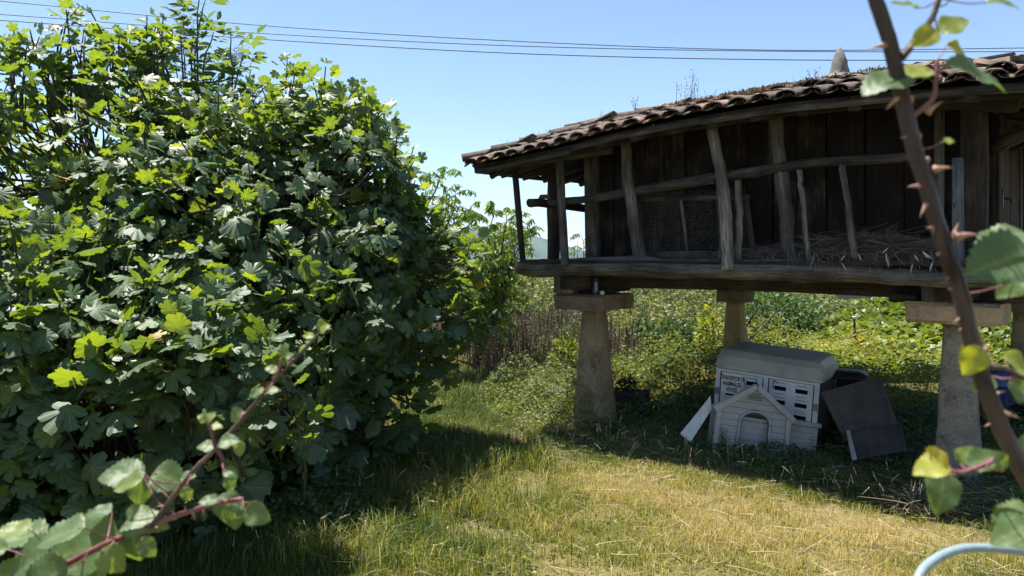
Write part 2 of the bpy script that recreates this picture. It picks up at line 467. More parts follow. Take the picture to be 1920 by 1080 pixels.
def tmpl_round(cup=.2):
    a = np.radians([-150, -110, -60, -20, 0, 20, 60, 110, 150]); r = np.array([.35, .5, .6, .62, .68, .62, .6, .5, .35])
    V = [[0, 0, 0]] + [[math.sin(t) * q_, math.cos(t) * q_ + .1, -cup * q_ + (.08 if i % 2 else 0)] for i, (t, q_) in enumerate(zip(a, r))]
    return np.array(V), np.array([(0, i + 2, i + 1) for i in range(8)]), np.array([1.] + [0.] * 9)
def tmpl_bramble(seed=0, cup=.22, fold=.20, serr=.055, wd=1.0):
    """ovate serrated leaflet: two halves with a middle row, folded along the midrib"""
    rg = np.random.default_rng(seed)
    n = 31; t = np.linspace(0, 1, n)
    hw = .42 * wd * np.sin(np.pi * np.clip(t, 0, 1) ** .72) ** .85
    V = []; T = []; ve = []
    ph = rg.uniform(0, 6, 4)
    for i in range(n):
        tooth = serr * (i % 3) * .5 * (hw[i] > .08)
        zc = -cup * t[i] ** 2 + .02 * math.sin(t[i] * 7 + ph[0])
        for side in (-1, 1):
            w1 = max(hw[i] * (1 + .05 * math.sin(t[i] * 9 + ph[1] * side)) + tooth, .004)
            if i in (0, n - 1): w1 = .004
            wv = .045 * math.sin(t[i] * 11 + ph[2] + side) * w1 * 2
            V += [[side * w1 * .5, t[i], zc + fold * w1 * .5 + wv * .3], [side * w1, t[i] + .01, zc + fold * w1 * .62 + wv]]
            ve += [.6 if i % 5 == 1 else .0, .3 if i % 5 == 2 else 0]
        V.append([0, t[i], zc]); ve.append(1.0)
    def ix(i, k): return i * 5 + k   # 0 Lmid 1 Ledge 2 Rmid 3 Redge 4 centre
    for i in range(n - 1):
        for a, b in ((1, 0), (0, 4), (4, 2), (2, 3)):
            T += [(ix(i, a), ix(i, b), ix(i + 1, b)), (ix(i, a), ix(i + 1, b), ix(i + 1, a))]
    return np.array(V), np.array(T), np.array(ve)

def frames(d, nvec):
    d = nrm(d); s_ = nrm(np.cross(d, nvec)); n2 = np.cross(s_, d)
    return np.stack([s_, d, n2], -1)
def scatter(geo, tmpl, P, D, Nn, size, tint):
    V, T, ve = tmpl
    P = np.asarray(P); n = len(P)
    if n == 0: return
    Rm = frames(np.asarray(D), np.asarray(Nn))
    size = np.broadcast_to(np.asarray(size, float), (n,))
    W = np.einsum('nij,vj->nvi', Rm, V) * size[:, None, None] + P[:, None, :]
    F = T[None] + (np.arange(n) * len(V))[:, None, None]
    tint = np.broadcast_to(np.asarray(tint, float), (n,))
    geo.add(W.reshape(-1, 3), tris=F.reshape(-1, 3), tint=np.repeat(tint, len(V)), vein=np.tile(ve, n))
def rand_dirs(n, zlo=-.3, zhi=.6, rg=RNG):
    a = rg.uniform(0, 2 * math.pi, n); z = rg.uniform(zlo, zhi, n); r = np.sqrt(np.clip(1 - z * z, .01, 1))
    return np.stack([np.cos(a) * r, np.sin(a) * r, z], 1)
def stems(geo, P0, P1_, width, tint, bend=None, n=3, taper=.4):
    """thin ribbons in a random upright plane, n segments"""
    P0 = np.asarray(P0); P1_ = np.asarray(P1_); m = len(P0)
    ax = nrm(P1_ - P0)
    sd_ = nrm(np.cross(ax, RNG.normal(size=(m, 3))))
    if bend is None: bend = np.zeros((m, 3))
    width = np.broadcast_to(np.asarray(width, float), (m,))
    tint = np.broadcast_to(np.asarray(tint, float), (m,))
    rows = []
    for i in range(n + 1):
        t = i / n
        c = P0 + (P1_ - P0) * t + bend * (t * t)
        wd = width * (1 - (1 - taper) * t)
        rows.append(c - sd_ * wd[:, None] / 2); rows.append(c + sd_ * wd[:, None] / 2)
    Vt = np.stack(rows, 1)
    k = 2 * (n + 1)
    qd = np.array([(2 * i, 2 * i + 1, 2 * i + 3, 2 * i + 2) for i in range(n)])
    F = qd[None] + (np.arange(m) * k)[:, None, None]
    geo.add(Vt.reshape(-1, 3), quads=F.reshape(-1, 4), tint=np.repeat(tint, k), vein=np.zeros(m * k))
def blades(geo, P, h, lean, width, tint):
    """grass blades: quad + tip triangle"""
    m = len(P)
    a = RNG.uniform(0, 2 * math.pi, m)
    out = np.stack([np.cos(a), np.sin(a), np.zeros(m)], 1); sd_ = np.stack([-np.sin(a), np.cos(a), np.zeros(m)], 1)
    b2 = RNG.uniform(-.6, .6, m)[:, None]; sd_ = nrm(sd_ + out * b2)
    h = np.asarray(h)[:, None]; lean = np.asarray(lean)[:, None]; wd = np.broadcast_to(np.asarray(width), (m,))[:, None]
    up = np.array([0, 0, 1.0])
    mid = P + up * h * .6 + out * h * lean * .3
    tip = P + up * h * (1 - .35 * lean) + out * h * lean
    Vt = np.stack([P - sd_ * wd / 2, P + sd_ * wd / 2, mid + sd_ * wd * .4, mid - sd_ * wd * .4, tip], 1).reshape(-1, 3)
    base = (np.arange(m) * 5)[:, None]
    geo.add(Vt, tris=base + np.array([[3, 2, 4]]), quads=base + np.array([[0, 1, 2, 3]]), tint=np.repeat(tint, 5), vein=np.zeros(m * 5))

# ------------------------------------------------------------------ the granary on stone pillars
hor = thing('granary', bw(0, 0, 0), 'old raised timber granary on stone pillars with red tiled roof', 'granary')
AP = (2.0, 1.9); ZAP = 3.89
E0, E1 = -1.0, 4.7
def roof_z(a, b):
    a = np.asarray(a, float); b = np.asarray(b, float)
    tf = (b - E0) / (AP[1] - E0); tl = (a - E0) / (AP[0] - E0); tr = (E1 - a) / (E1 - AP[0]); tb = (E1 - b) / (E1 - AP[1])
    t = np.minimum(np.minimum(tf, tl), np.minimum(tr, tb)); t = np.clip(t, -.2, 1)
    zf = np.interp(a, [-1.0, 0.25, 0.82, 1.67, 2.44, 3.35, 4.08, 4.7], [2.99, 3.09, 3.165, 3.22, 3.245, 3.22, 3.18, 3.12])
    zl = np.interp(b, [-1, 1.8, 4.7], [2.99, 3.02, 2.95]); zr = np.interp(b, [-1, 1.8, 4.7], [3.12, 3.08, 3.02]); zb = np.interp(a, [-1, 1.8, 4.7], [2.92, 2.98, 3.0])
    num = 0; den = 0
    for ti, zi in ((tf, zf), (tl, zl), (tr, zr), (tb, zb)):
        wi = np.exp(-np.clip(ti - np.minimum(np.minimum(tf, tl), np.minimum(tr, tb)), 0, 3) / .10); num = num + wi * zi; den = den + wi
    ze = num / den
    gfun = t + .25 * t * (1 - t)
    sag = .025 * np.sin(a * 2.3 + 1) * np.cos(b * 1.9)
    return ze + (ZAP - ze) * gfun + sag * np.clip(t * 3, 0, 1)

# pillars and caps
def prism(center_ab, z0, z1, s0, s1, n=10, sk=None, jit=.02, seed=0, lean=(0, 0), flare=0.0):
    g = Geo(); rg = np.random.default_rng(seed)
    path = []; scl = []
    for i in range(n):
        t = i / (n - 1)
        path.append(bw(center_ab[0] + lean[0] * t, center_ab[1] + lean[1] * t, z0 + (z1 - z0) * t))
        scl.append(s0 + (s1 - s0) * t + flare * max(0, 1 - t * 6) ** 2)
    sec = []
    c = .16
    base = [(-1, -1), (1, -1), (1, 1), (-1, 1)]
    for i, (x, y) in enumerate(base):
        nx_, ny_ = base[(i + 1) % 4]; px_, py_ = base[i - 1]
        sec.append((x + (px_ - x) * c / 2, y + (py_ - y) * c / 2)); sec.append((x + (nx_ - x) * c / 2, y + (ny_ - y) * c / 2))
        sec.append((x + (nx_ - x) * .5, y + (ny_ - y) * .5))
    sec = np.array(sec) * .5
    sweep(g, path, sec, np.array(scl), (Vv[0], Vv[1], 0), jit, seed)
    return g
PIL = [(0, 0, 0.41, 0.205, 1.355, 'stone_pillar', 1), (3.6, 0, 0.33, 0.19, 1.40, 'concrete_pillar', 2),
       (0.12, 3.6, 0.37, 0.21, 1.27, 'yellow_pillar', 3), (3.7, 3.6, 0.36, 0.20, 1.30, 'stone_pillar', 4)]
CAPT = {}
for a_, b_, s0, s1, zt, mt, sdn in PIL:
    o = obj('pillar', prism((a_, b_), -.05, zt, s0, s1, 18, jit=.022, seed=sdn, flare=.10 if sdn == 1 else .02), MT[mt], hor)
    th_ = .175
    cs = Geo()
    s_ = .42 if sdn == 3 else .66
    sweep(cs, [bw(a_ - s_ / 2 + s_ * t, b_, zt + th_ / 2) for t in np.linspace(0, 1, 7)], section_rect(s_, th_, .03), np.array([.985, 1.0, .99, 1.01, .995, 1.005, .97]), (0, 0, 1), .03, 20 + sdn)
    obj('cap_stone', cs, MT['cap_stone' if sdn == 2 else 'cap_dark'], hor, smooth=False)
    CAPT[sdn] = zt + th_
# timber blocks between cap and beam
for (a_, b_, z0, z1, w_, d_, mt, sdn) in [(-.22, -.24, CAPT[1], 1.80, .24, .18, 'wood_pale', 1), (3.52, -.30, CAPT[2] + .01, 1.87, .24, .16, 'wood_bluegrey', 2), (3.25, -.22, CAPT[2], 1.62, .22, .2, 'wood_dark', 5), (.05, .1, CAPT[1], 1.62, .5, .4, 'wood_dark', 3), (3.6, .1, CAPT[2], 1.64, .5, .4, 'wood_dark', 4)]:
    obj('support_block', plank(bw(a_, b_, z0), bw(a_, b_, z1), w_, d_, (Vv[0], Vv[1], 0), 4, .003, .03, sdn, .012), MT[mt], hor)
# main floor beams
def beam(p0, p1, w_, h_, mat, seed, name='floor_beam', n=8, wob=.03, c=.02):
    return obj(name, plank(p0, p1, w_, h_, (0, 0, 1), n, wob, .03, seed, c), MT[mat], hor)
beam(bw(-.42, 0, 1.72), bw(4.2, 0, 1.70), .26, .27, 'wood_dark', 31)
beam(bw(-.4, 3.6, 1.60), bw(4.2, 3.6, 1.58), .26, .24, 'wood_dark', 32)
beam(bw(0, -.5, 1.69), bw(0.1, 4.2, 1.60), .24, .22, 'wood_dark', 33)
beam(bw(3.62, -.45, 1.70), bw(3.7, 4.2, 1.60), .26, .26, 'wood_dark', 34)
for k, a_ in enumerate((.7, 1.35, 2.0, 2.65, 3.2)):
    obj('joist', log([bw(a_, -.5, 1.80), bw(a_, 1.6, 1.77), bw(a_ + .03, 4.1, 1.73)], .065, .07, 8, 8, .02, .05, 40 + k), MT['wood_dark'], hor)
# floor boards run along the front under the gallery
for k in range(16):
    b_ = -.52 + k * .305
    obj('floor_board', plank(bw(-.55, b_, 1.895 - .012 * k), bw(4.25, b_, 1.885 - .012 * k), .29, .03, (0, 0, 1), 4, .006, .01, 60 + k, .004), MT['wood_dark'], hor)
# gallery sill log on the outer edge, front and left
F = -.56
sill = [on_b(972, 502, F), on_b(1080, 500, F), on_b(1230, 502, F), on_b(1400, 504, F), on_b(1560, 506, F), on_b(1760, 517, F), bw(4.25, F, 1.79)]
g = Geo(); sweep(g, lerp_path(sill, 64, .035, 3), section_round(14, .07, 3), np.interp(np.linspace(0, 1, 64), [0, .012, .08, .16, .3, .45, .6, .8, 1], [.062, .088, .104, .092, .112, .090, .098, .068, .05]), (0, 0, 1), .055, 3)
obj('sill_log', g, MT['wood_grey'], hor)
obj('sill_log', log([bw(-.6, -.45, 1.82), bw(-.62, 1.5, 1.79), bw(-.6, 4.2, 1.72)], .08, .08, 14, 10, .02, .05, 5), MT['wood_dark'], hor)
obj('gallery_lip', plank(on_b(1070, 487, -.44), on_b(1760, 492, -.44), .10, .035, (0, 0, 1), 12, .012, .03, 8), MT['wood_mid'], hor)

# walls of upright planks
wall_back = Geo()
sweep(wall_back, [bw(.08, .08, 1.88), bw(.08, .08, 3.4)], section_rect(.02, .02), 1, (1, 0, 0))
def wall_run(name, p_of, L, n, z0, ztop, normal, seed, mat='wood_wall'):
    rg = np.random.default_rng(seed)
    e = np.concatenate([[0], np.cumsum(rg.uniform(.75, 1.3, n))]); e = e / e[-1] * L
    zt0, zt1 = ztop
    core = Geo()
    c0 = p_of(.03) - normal * .06; c1 = p_of(L - .03) - normal * .06
    core.add([np.r_[c0, z0], np.r_[c1, z0], np.r_[c1, zt1], np.r_[c0, zt0]] + [np.r_[c0 - normal * .03, z0], np.r_[c1 - normal * .03, z0], np.r_[c1 - normal * .03, zt1], np.r_[c0 - normal * .03, zt0]],
             polys=[[0, 1, 2, 3], [7, 6, 5, 4], [0, 4, 5, 1], [3, 2, 6, 7], [0, 3, 7, 4], [1, 5, 6, 2]], gr=np.zeros((8, 3)))
    wl_ = obj(name, core, MT['wood_wall'], hor, smooth=False)
    for i in range(n):
        m_ = (e[i] + e[i + 1]) / 2; wd = e[i + 1] - e[i] - rg.uniform(.006, .016)
        p = p_of(m_) + normal * rg.uniform(-.012, .012)
        zt = np.interp(m_, [0, L], [zt0, zt1])
        tl = rg.normal() * .006
        obj('plank', plank(np.r_[p, z0], np.r_[p + U * tl, zt], wd, .045, (normal[0], normal[1], 0), 6, .003, .008, seed * 50 + i, .004), MT[mat], wl_)
    return wl_
WA = 3.74
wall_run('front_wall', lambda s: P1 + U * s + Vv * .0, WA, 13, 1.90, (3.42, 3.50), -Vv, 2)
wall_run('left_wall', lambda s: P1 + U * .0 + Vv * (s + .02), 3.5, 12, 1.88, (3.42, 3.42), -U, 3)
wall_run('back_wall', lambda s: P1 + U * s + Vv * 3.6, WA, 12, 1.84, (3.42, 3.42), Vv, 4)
wr = wall_run('right_wall', lambda s: P1 + U * WA + Vv * (s + .02), 3.5, 15, 1.90, (3.48, 3.44), U, 5, 'wood_dark')
# corner posts, door, brace
obj('corner_post', plank(bw(0.02, -.05, 1.90), bw(0.0, -.06, 3.42), .16, .12, (Vv[0], Vv[1], 0), 8, .008, .03, 71, .015), MT['wood_mid'], hor)
obj('corner_post', plank(bw(WA - .02, -.05, 1.88), bw(WA - .02, -.05, 3.48), .19, .13, (Vv[0], Vv[1], 0), 8, .008, .03, 72, .015), MT['wood_dark'], hor)
obj('corner_post', plank(on_b(1757, 505, -.12), on_b(1762, 195, -.12), .075, .06, (Vv[0], Vv[1], 0), 8, .008, .03, 73, .01), MT['wood_mid'], hor)
dr = obj('door', plank(bw(WA + .055, .62, 1.93), bw(WA + .055, .62, 3.15), .05, .60, (Vv[0], Vv[1], 0), 4, .002, .01, 74, .006), MT['wood_dark'], hor)
for k in range(4):
    obj('door_board', plank(bw(WA + .092, .405 + k * .145, 1.95), bw(WA + .092, .405 + k * .145, 3.13), .03, .135, (Vv[0], Vv[1], 0), 4, .002, .01, 80 + k, .006), MT['wood_dark'], dr)
lk = Geo(); sweep(lk, [bw(WA + .105, .50, 2.36), bw(WA + .105, .50, 2.52)], section_rect(.02, .07), 1, (Vv[0], Vv[1], 0))
sweep(lk, lerp_path([bw(WA + .12, .50, 2.44), bw(WA + .17, .50, 2.44), bw(WA + .17, .56, 2.42)], 5), section_round(6), .012)
obj('door_latch', lk, MT['black_plastic'], dr)
obj('brace', plank(bw(WA + .06, 1.1, 2.95), bw(WA + .85, .55, 3.16), .10, .10, (0, 0, 1), 6, .006, .03, 76, .012), MT['wood_dark'], hor)
obj('brace', plank(bw(WA + .05, .30, 2.85), bw(WA + .62, .30, 3.12), .09, .12, (0, 0, 1), 6, .006, .03, 77, .012), MT['wood_dark'], hor)
# carved bracket end at the near corner
br = Geo(); sweep(br, lerp_path([bw(3.2, -.42, 3.22), bw(3.7, -.44, 3.17), bw(3.98, -.44, 3.13), bw(4.08, -.44, 3.12)], 10, .004, 4), section_rect(.14, .20, .03), np.interp(np.linspace(0, 1, 10), [0, .6, .85, 1], [.7, 1, 1.05, .75]), (0, 0, 1), .03, 4)
obj('bracket', br, MT['wood_mid'], hor)

# plates, rafters, fascia under the eaves
obj('wall_plate', log([bw(-.75, F, 3.12), bw(.6, F, 3.19), bw(2.2, F, 3.25), bw(3.4, F, 3.27), bw(4.35, F, 3.22)], .065, .075, 22, 9, .02, .05, 91), MT['wood_dark'], hor)
obj('wall_plate', log([bw(-.62, -.8, 3.09), bw(-.6, 1.5, 3.14), bw(-.6, 4.4, 3.06)], .06, .06, 14, 9, .02, .05, 92), MT['wood_dark'], hor)
obj('wall_plate', log([bw(4.3, -.8, 3.20), bw(4.3, 1.5, 3.18), bw(4.3, 4.4, 3.1)], .06, .06, 14, 9, .02, .05, 93), MT['wood_dark'], hor)
obj('wall_beam', plank(bw(-.35, -.03, 3.40), bw(4.0, -.03, 3.47), .18, .16, (0, 0, 1), 8, .02, .03, 94, .02), MT['wood_dark'], hor)

roof_deck = Geo()
na = 40
aa = np.linspace(E0 + .06, E1 - .06, na); AA, BB = np.meshgrid(aa, aa)
ZT = roof_z(AA, BB) - .045; ZB = ZT - .03
def grid_world(Z):
    P = P1[None, None] + AA[..., None] * U + BB[..., None] * Vv
    return np.concatenate([P, Z[..., None]], -1).reshape(-1, 3)
idx = np.arange(na * na).reshape(na, na)
qt = np.stack([idx[:-1, :-1], idx[:-1, 1:], idx[1:, 1:], idx[1:, :-1]], -1).reshape(-1, 4)
ring = np.concatenate([idx[0, :-1], idx[:-1, -1], idx[-1, :0:-1], idx[:0:-1, 0]])
sq = [(ring[i], ring[(i + 1) % len(ring)], ring[(i + 1) % len(ring)] + na * na, ring[i] + na * na) for i in range(len(ring))]
grd = np.stack([AA.ravel(), ZT.ravel(), BB.ravel()], 1)
roof_deck.add(np.concatenate([grid_world(ZT), grid_world(ZB)]), quads=np.concatenate([qt, qt[:, ::-1] + na * na, np.array(sq)]), gr=np.concatenate([grd, grd]))
roof = obj('roof', roof_deck, MT['wood_dark'], hor)
# fascia boards following the eaves
def eave_pts(kind, off, dz, n=16):
    s = np.linspace(E0 + .05, E1 - .05, n); out = []
    for x in s:
        a_, b_ = (x, E0 + off) if kind == 'f' else ((E0 + off, x) if kind == 'l' else ((E1 - off, x) if kind == 'r' else (x, E1 - off)))
        out.append(bw(a_, b_, float(roof_z(a_, b_)) + dz))
    return np.array(out)
for kind, sdn in (('f', 1), ('l', 2), ('r', 3), ('b', 4)):
    pts = eave_pts(kind, .05, -.095, 40)
    for k, (i0, i1) in enumerate(((0, 9), (9, 19), (19, 30), (30, 40))):
        gg = Geo(); sg_ = pts[i0:i1 + 1].copy(); sg_[:, 2] += (-.012, .008, -.004, .010)[k]; sg_ += (sg_[-1] - sg_[0]) * np.linspace(.0, -.004, len(sg_))[:, None]
        sweep(gg, sg_, section_rect(.032, .050 + .008 * (k % 2), .005), 1.0, (0, 0, 1), .04, 100 + sdn * 5 + k)
        obj('fascia_board', gg, MT['wood_mid' if k % 2 else 'wood_grey'] if kind == 'f' and k == 1 else MT['wood_mid'], roof)
gg = Geo(); sweep(gg, eave_pts('f', .30, -.15, 40), section_round(9, .1, 4), .036, (0, 0, 1), .10, 110); obj('eave_batten', gg, MT['wood_dark'], roof)
gg = Geo(); sweep(gg, lerp_path([bw(E0 - .02, E0 + .12, 2.93), bw(E0 + .6, E0 + .30, 2.99), bw(E0 + 1.6, E0 + .42, 3.05)], 8, .004, 2), section_rect(.11, .09, .01), 1.0, (0, 0, 1), .02, 111); obj('eave_batten', gg, MT['wood_mid'], roof)
def rafter(a0, b0, a1, b1, seed, mat='wood_mid'):
    p = [bw(a0 + (a1 - a0) * t, b0 + (b1 - b0) * t, float(roof_z(a0 + (a1 - a0) * t, b0 + (b1 - b0) * t)) - .125) for t in np.linspace(0, 1, 6)]
    gg = Geo(); sweep(gg, p, section_rect(.09, .085, .012), 1.0, (0, 0, 1), .03, seed); obj('rafter', gg, MT[mat], roof)
rg0 = np.random.default_rng(4)
for k in range(13):
    x = E0 + .45 + k * .40
    rafter(x, E0 + .06, x + (AP[0] - x) * .35, E0 + 1.1, 120 + k, 'wood_dark')
    rafter(E0 + .06, x, E0 + 1.1, x + (AP[1] - x) * .35, 140 + k)
    rafter(E1 - .06, x, E1 - 1.1, x + (AP[1] - x) * .35, 160 + k)
rafter(E0 + .1, E0 + .1, AP[0] - .2, AP[1] - .2, 180); rafter(E1 - .1, E0 + .1, AP[0] + .3, AP[1] - .3, 181)

# clay tiles
def tile_mesh(r0=.093, r1=.074, L=.44, seg=7, th=.011, arch=True, seed=0, tint=0.0):
    g = Geo(); rg = np.random.default_rng(seed)
    Vt = []
    for y, r in ((0, r0), (L * .5, (r0 + r1) / 2), (L, r1)):
        for rr in (r, r - th):
            for i in range(seg + 1):
                an = math.pi * (i / seg)
                jj = 1 + .05 * rg.normal()
                z = math.sin(an) * rr * (.60 if arch else .46) * jj; x = -math.cos(an) * rr
                Vt.append([x, y, z if arch else -z])
    k = seg + 1; Qd = []
    for s_ in (0, 1):
        for i in range(seg):
            o0 = s_ * 2 * k; o1 = (s_ + 1) * 2 * k
            Qd.append((o0 + i, o0 + i + 1, o1 + i + 1, o1 + i)); Qd.append((o0 + k + i + 1, o0 + k + i, o1 + k + i, o1 + k + i + 1))
    for o0 in (0, 4 * k):
        for i in range(seg): Qd.append((o0 + i, o0 + i + 1, o0 + k + i + 1, o0 + k + i))
    for e in (0, seg):
        for s_ in (0, 1): Qd.append((s_ * 2 * k + e, s_ * 2 * k + k + e, (s_ + 1) * 2 * k + k + e, (s_ + 1) * 2 * k + e))
    g.add(Vt, quads=Qd, tint=np.full(len(Vt), tint))
    return g
tm_c = [tile_mesh(seed=i).mesh('tile') for i in range(4)]
tm_h = [tile_mesh(.088, .074, .44, arch=False, seed=10 + i).mesh('tile') for i in range(3)]
tm_r = [tile_mesh(.125, .10, .46, th=.018, seed=20 + i).mesh('tile') for i in range(2)]
for t_ in tm_c + tm_h + tm_r: t_.materials.append(MT['tile'])
L0 = LOC[roof]
def tile_matrix(a_, b_, da, db, lift, rg, yaw=.05):
    e = .12
    p = bw(a_, b_, float(roof_z(a_, b_)) + lift)
    q_ = bw(a_ + da * e, b_ + db * e, float(roof_z(a_ + da * e, b_ + db * e)) + lift)
    d = nrm(q_ - p)
    side = nrm(np.cross(d, [0, 0, 1])); n_ = np.cross(side, d)
    d2 = nrm(d + side * np.clip(rg.normal(), -1.6, 1.6) * yaw - n_ * .035); side = nrm(np.cross(d2, n_)); n_ = np.cross(side, d2)
    m = Matrix(((side[0], d2[0], n_[0], p[0] - L0[0]), (side[1], d2[1], n_[1], p[1] - L0[1]), (side[2], d2[2], n_[2], p[2] - L0[2]), (0, 0, 0, 1)))
    return m
rt = np.random.default_rng(12)
def place_tile(me, m):
    o = bpy.data.objects.new('tile', me); COL.objects.link(o); o.parent = roof; o.matrix_local = m
def bulk_tile(geo, me, m):
    n = len(me.vertices); co = np.empty(n * 3, np.float32); me.vertices.foreach_get('co', co)
    co = np.c_[co.reshape(-1, 3), np.ones(n)] @ np.array(m).T
    qs = [tuple(p.vertices) for p in me.polygons]
    geo.add(co[:, :3] + L0, quads=qs, tint=np.full(n, rt.uniform()))
bulk = Geo()
pitch_ = .202
def face_tiles(kind):
    lim = (AP[1] if kind in 'fb' else AP[0])
    for c in range(int((E1 - E0) / pitch_)):
        x = E0 + .14 + c * pitch_
        row = 0
        while True:
            y = -.10 + row * .32 + (rt.normal() * .018)
            if kind == 'f': a_, b_, da, db = x, E0 + y, 0, 1
            elif kind == 'l': a_, b_, da, db = E0 + y, x, 1, 0
            elif kind == 'r': a_, b_, da, db = E1 - y, x, -1, 0
            else: a_, b_, da, db = x, E1 - y, 0, -1
            tf = y / (AP[1] - E0 if kind == 'f' else AP[0] - E0 if kind == 'l' else E1 - AP[0] if kind == 'r' else E1 - AP[1])
            if kind in 'fb': side_t = min((x - E0) / (AP[0] - E0), (E1 - x) / (E1 - AP[0]))
            else: side_t = min((x - E0) / (AP[1] - E0), (E1 - x) / (E1 - AP[1]))
            if tf > side_t - .02 or tf > .97: break
            for cov in (False, True):
                sh = pitch_ / 2 if not cov else 0
                aa_, bb_ = (a_ + sh, b_) if kind in 'fb' else (a_, b_ + sh)
                me = tm_c[rt.integers(4)] if cov else tm_h[rt.integers(3)]
                m = tile_matrix(aa_, bb_ + ((-.035 if cov else .01) if kind == 'f' else 0), da, db, (.022 if cov else .045) + .015 * np.clip(rt.normal(), -1.5, 1.5) * (row > 0), rt, .08)
                if kind == 'f': place_tile(me, m)
                else: bulk_tile(bulk, me, m)
            row += 1
for k_ in 'flrb': face_tiles(k_)
# hip ridges
for (ca, cb, single) in ((E0, E0, True), (E1, E0, True), (E0, E1, False), (E1, E1, False)):
    da, db = AP[0] - ca, AP[1] - cb; Ln = math.hypot(da, db); n = int(Ln / .33)
    for i in range(n):
        t = (i * .33) / Ln - .02
        m = tile_matrix(ca + da * t, cb + db * t, da / Ln, db / Ln, .05, rt, .06)
        if single: place_tile(tm_r[rt.integers(2)], m)
        else: bulk_tile(bulk, tm_r[rt.integers(2)], m)
ob = obj('tile_courses', bulk, MT['tile'], roof); ob['kind'] = 'stuff'
# stone finial
fz = float(roof_z(*AP))
fp = bw(AP[0] + .06, AP[1], 0)
fpx = at(1572, 100, 8.75)
def lathe(geo, c, prof_, seg=14, jit=.04, seed=0, lean=(0, 0)):
    rg = np.random.default_rng(seed); Vt = []; n = len(prof_); j = rg.normal(size=seg) * jit
    for i, (r, z) in enumerate(prof_):
        j = .7 * j + .7 * rg.normal(size=seg) * jit
        for k in range(seg):
            an = 2 * math.pi * k / seg
            Vt.append([c[0] + math.cos(an) * r * (1 + j[k]) + lean[0] * (z - prof_[0][1]), c[1] + math.sin(an) * r * (1 + j[k]) + lean[1] * (z - prof_[0][1]), c[2] + z])
    qd = [(i * seg + k, i * seg + (k + 1) % seg, (i + 1) * seg + (k + 1) % seg, (i + 1) * seg + k) for i in range(n - 1) for k in range(seg)]
    geo.add(Vt, quads=qd, polys=[[(n - 1) * seg + k for k in range(seg)], [k for k in range(seg)][::-1]])
    return geo
obj('finial', lathe(Geo(), (fpx[0], fpx[1], 3.9), [(.32, -.05), (.29, .06), (.24, .12), (.17, .155), (.118, .18), (.104, .22), (.098, .27), (.090, .32), (.076, .37), (.055, .42), (.032, .46), (.010, .495)], 12, .085, 3, (.03, 0)), MT['finial'], roof)

# gallery posts, balusters, rails (front plane)
def fpost(pts, r, mat, seed, b=F, r1=None, name='gallery_post', jit=.13, sides=11):
    P = [on_b(x, y, b) for x, y in pts]
    o = obj(name, log(P, r, r1 or r, 20, sides, .016, jit, seed, up=(Vv[0], Vv[1], 0)), MT[mat], hor)
    return o
obj('gallery_post', plank(on_b(980, 492, F), on_b(965, 322, F), .062, .055, (Vv[0], Vv[1], 0), 7, .006, .03, 201, .008), MT['wood_dark'], hor)
obj('gallery_post', plank(on_b(1058, 497, F - .11), on_b(1047, 282, F - .04), .085, .06, (Vv[0], Vv[1], 0), 9, .012, .05, 202, .012), MT['wood_mid'], hor)
obj('gallery_post', plank(bw(-.60, .02, 1.85), bw(-.60, .03, 3.12), .12, .12, (Vv[0], Vv[1], 0), 9, .012, .03, 203, .02), MT['wood_dark'], hor)
fpost([(1200, 489), (1190, 430), (1180, 345), (1171, 254)], .068, 'wood_grey', 204, F, .055)
fpost([(1366, 508), (1360, 430), (1352, 335), (1335, 238)], .060, 'wood_grey', 205, F - .10, .048)
fpost([(1384, 490), (1384, 410), (1382, 334)], .036, 'wood_grey', 206, F + .03, .032, 'baluster')
fpost([(1352, 489), (1350, 410), (1347, 338)], .025, 'wood_mid', 207, F + .06, .022, 'baluster')
fpost([(1481, 492), (1472, 390), (1452, 218)], .056, 'wood_mid', 208, F + .02, .062)
fpost([(1516, 491), (1507, 400), (1499, 318)], .027, 'wood_grey', 209, F - .03, .025, 'baluster')
fpost([(1601, 486), (1590, 400), (1580, 310)], .030, 'wood_grey', 210, F - .03, .026, 'baluster')
obj('gallery_post', plank(on_b(1797, 508, F), on_b(1796, 296, F), .075, .05, (Vv[0], Vv[1], 0), 6, .004, .03, 211, .008), MT['wood_bluegrey'], hor)
obj('hand_rail', log([on_b(x, y, F + .05) for x, y in ((1030, 379), (1110, 371), (1240, 350), (1350, 333))], .040, .050, 16, 9, .006, .08, 221), MT['wood_mid'], hor)
obj('hand_rail', log([on_b(x, y, F - .01) for x, y in ((1338, 334), (1420, 320), (1520, 304), (1620, 298), (1716, 293))], .045, .036, 18, 9, .01, .07, 222), MT['wood_mid'], hor)
obj('hand_rail', log([on_a(994, 380, -.62), on_a(1040, 383, -.62), on_a(1118, 394, -.62)], .055, .055, 10, 9, .01, .06, 223), MT['wood_dark'], hor)
# netted frame behind the posts
nf = thing('wire_screen', on_b(1300, 487, -.36), 'low chicken wire screen in a wooden frame leaning inside the gallery', 'screen')
B_ = -.36
for p, q_, w_ in (((1196, 375), (1406, 369), .05), ((1200, 478), (1402, 477), .07), ((1277, 374), (1290, 478), .035), ((1397, 370), (1412, 476), .06), ((1198, 375), (1202, 478), .05)):
    v = p[0] != q_[0] and abs(p[1] - q_[1]) < 20
    obj('rail' if v else 'stile', plank(on_b(*p, B_), on_b(*q_, B_), w_ if not v else .025, .025 if not v else w_, (0, 0, 1) if v else (Vv[0], Vv[1], 0), 4, .003, .02, 230 + p[0] % 97, .004), MT['wood_mid'], nf)
net = Geo()
c0 = on_b(1200, 477, B_ + .018); c1 = on_b(1404, 477, B_ + .018); hgt = .62
Lx = np.linalg.norm((c1 - c0)[:2]); ux = (c1 - c0) / Lx
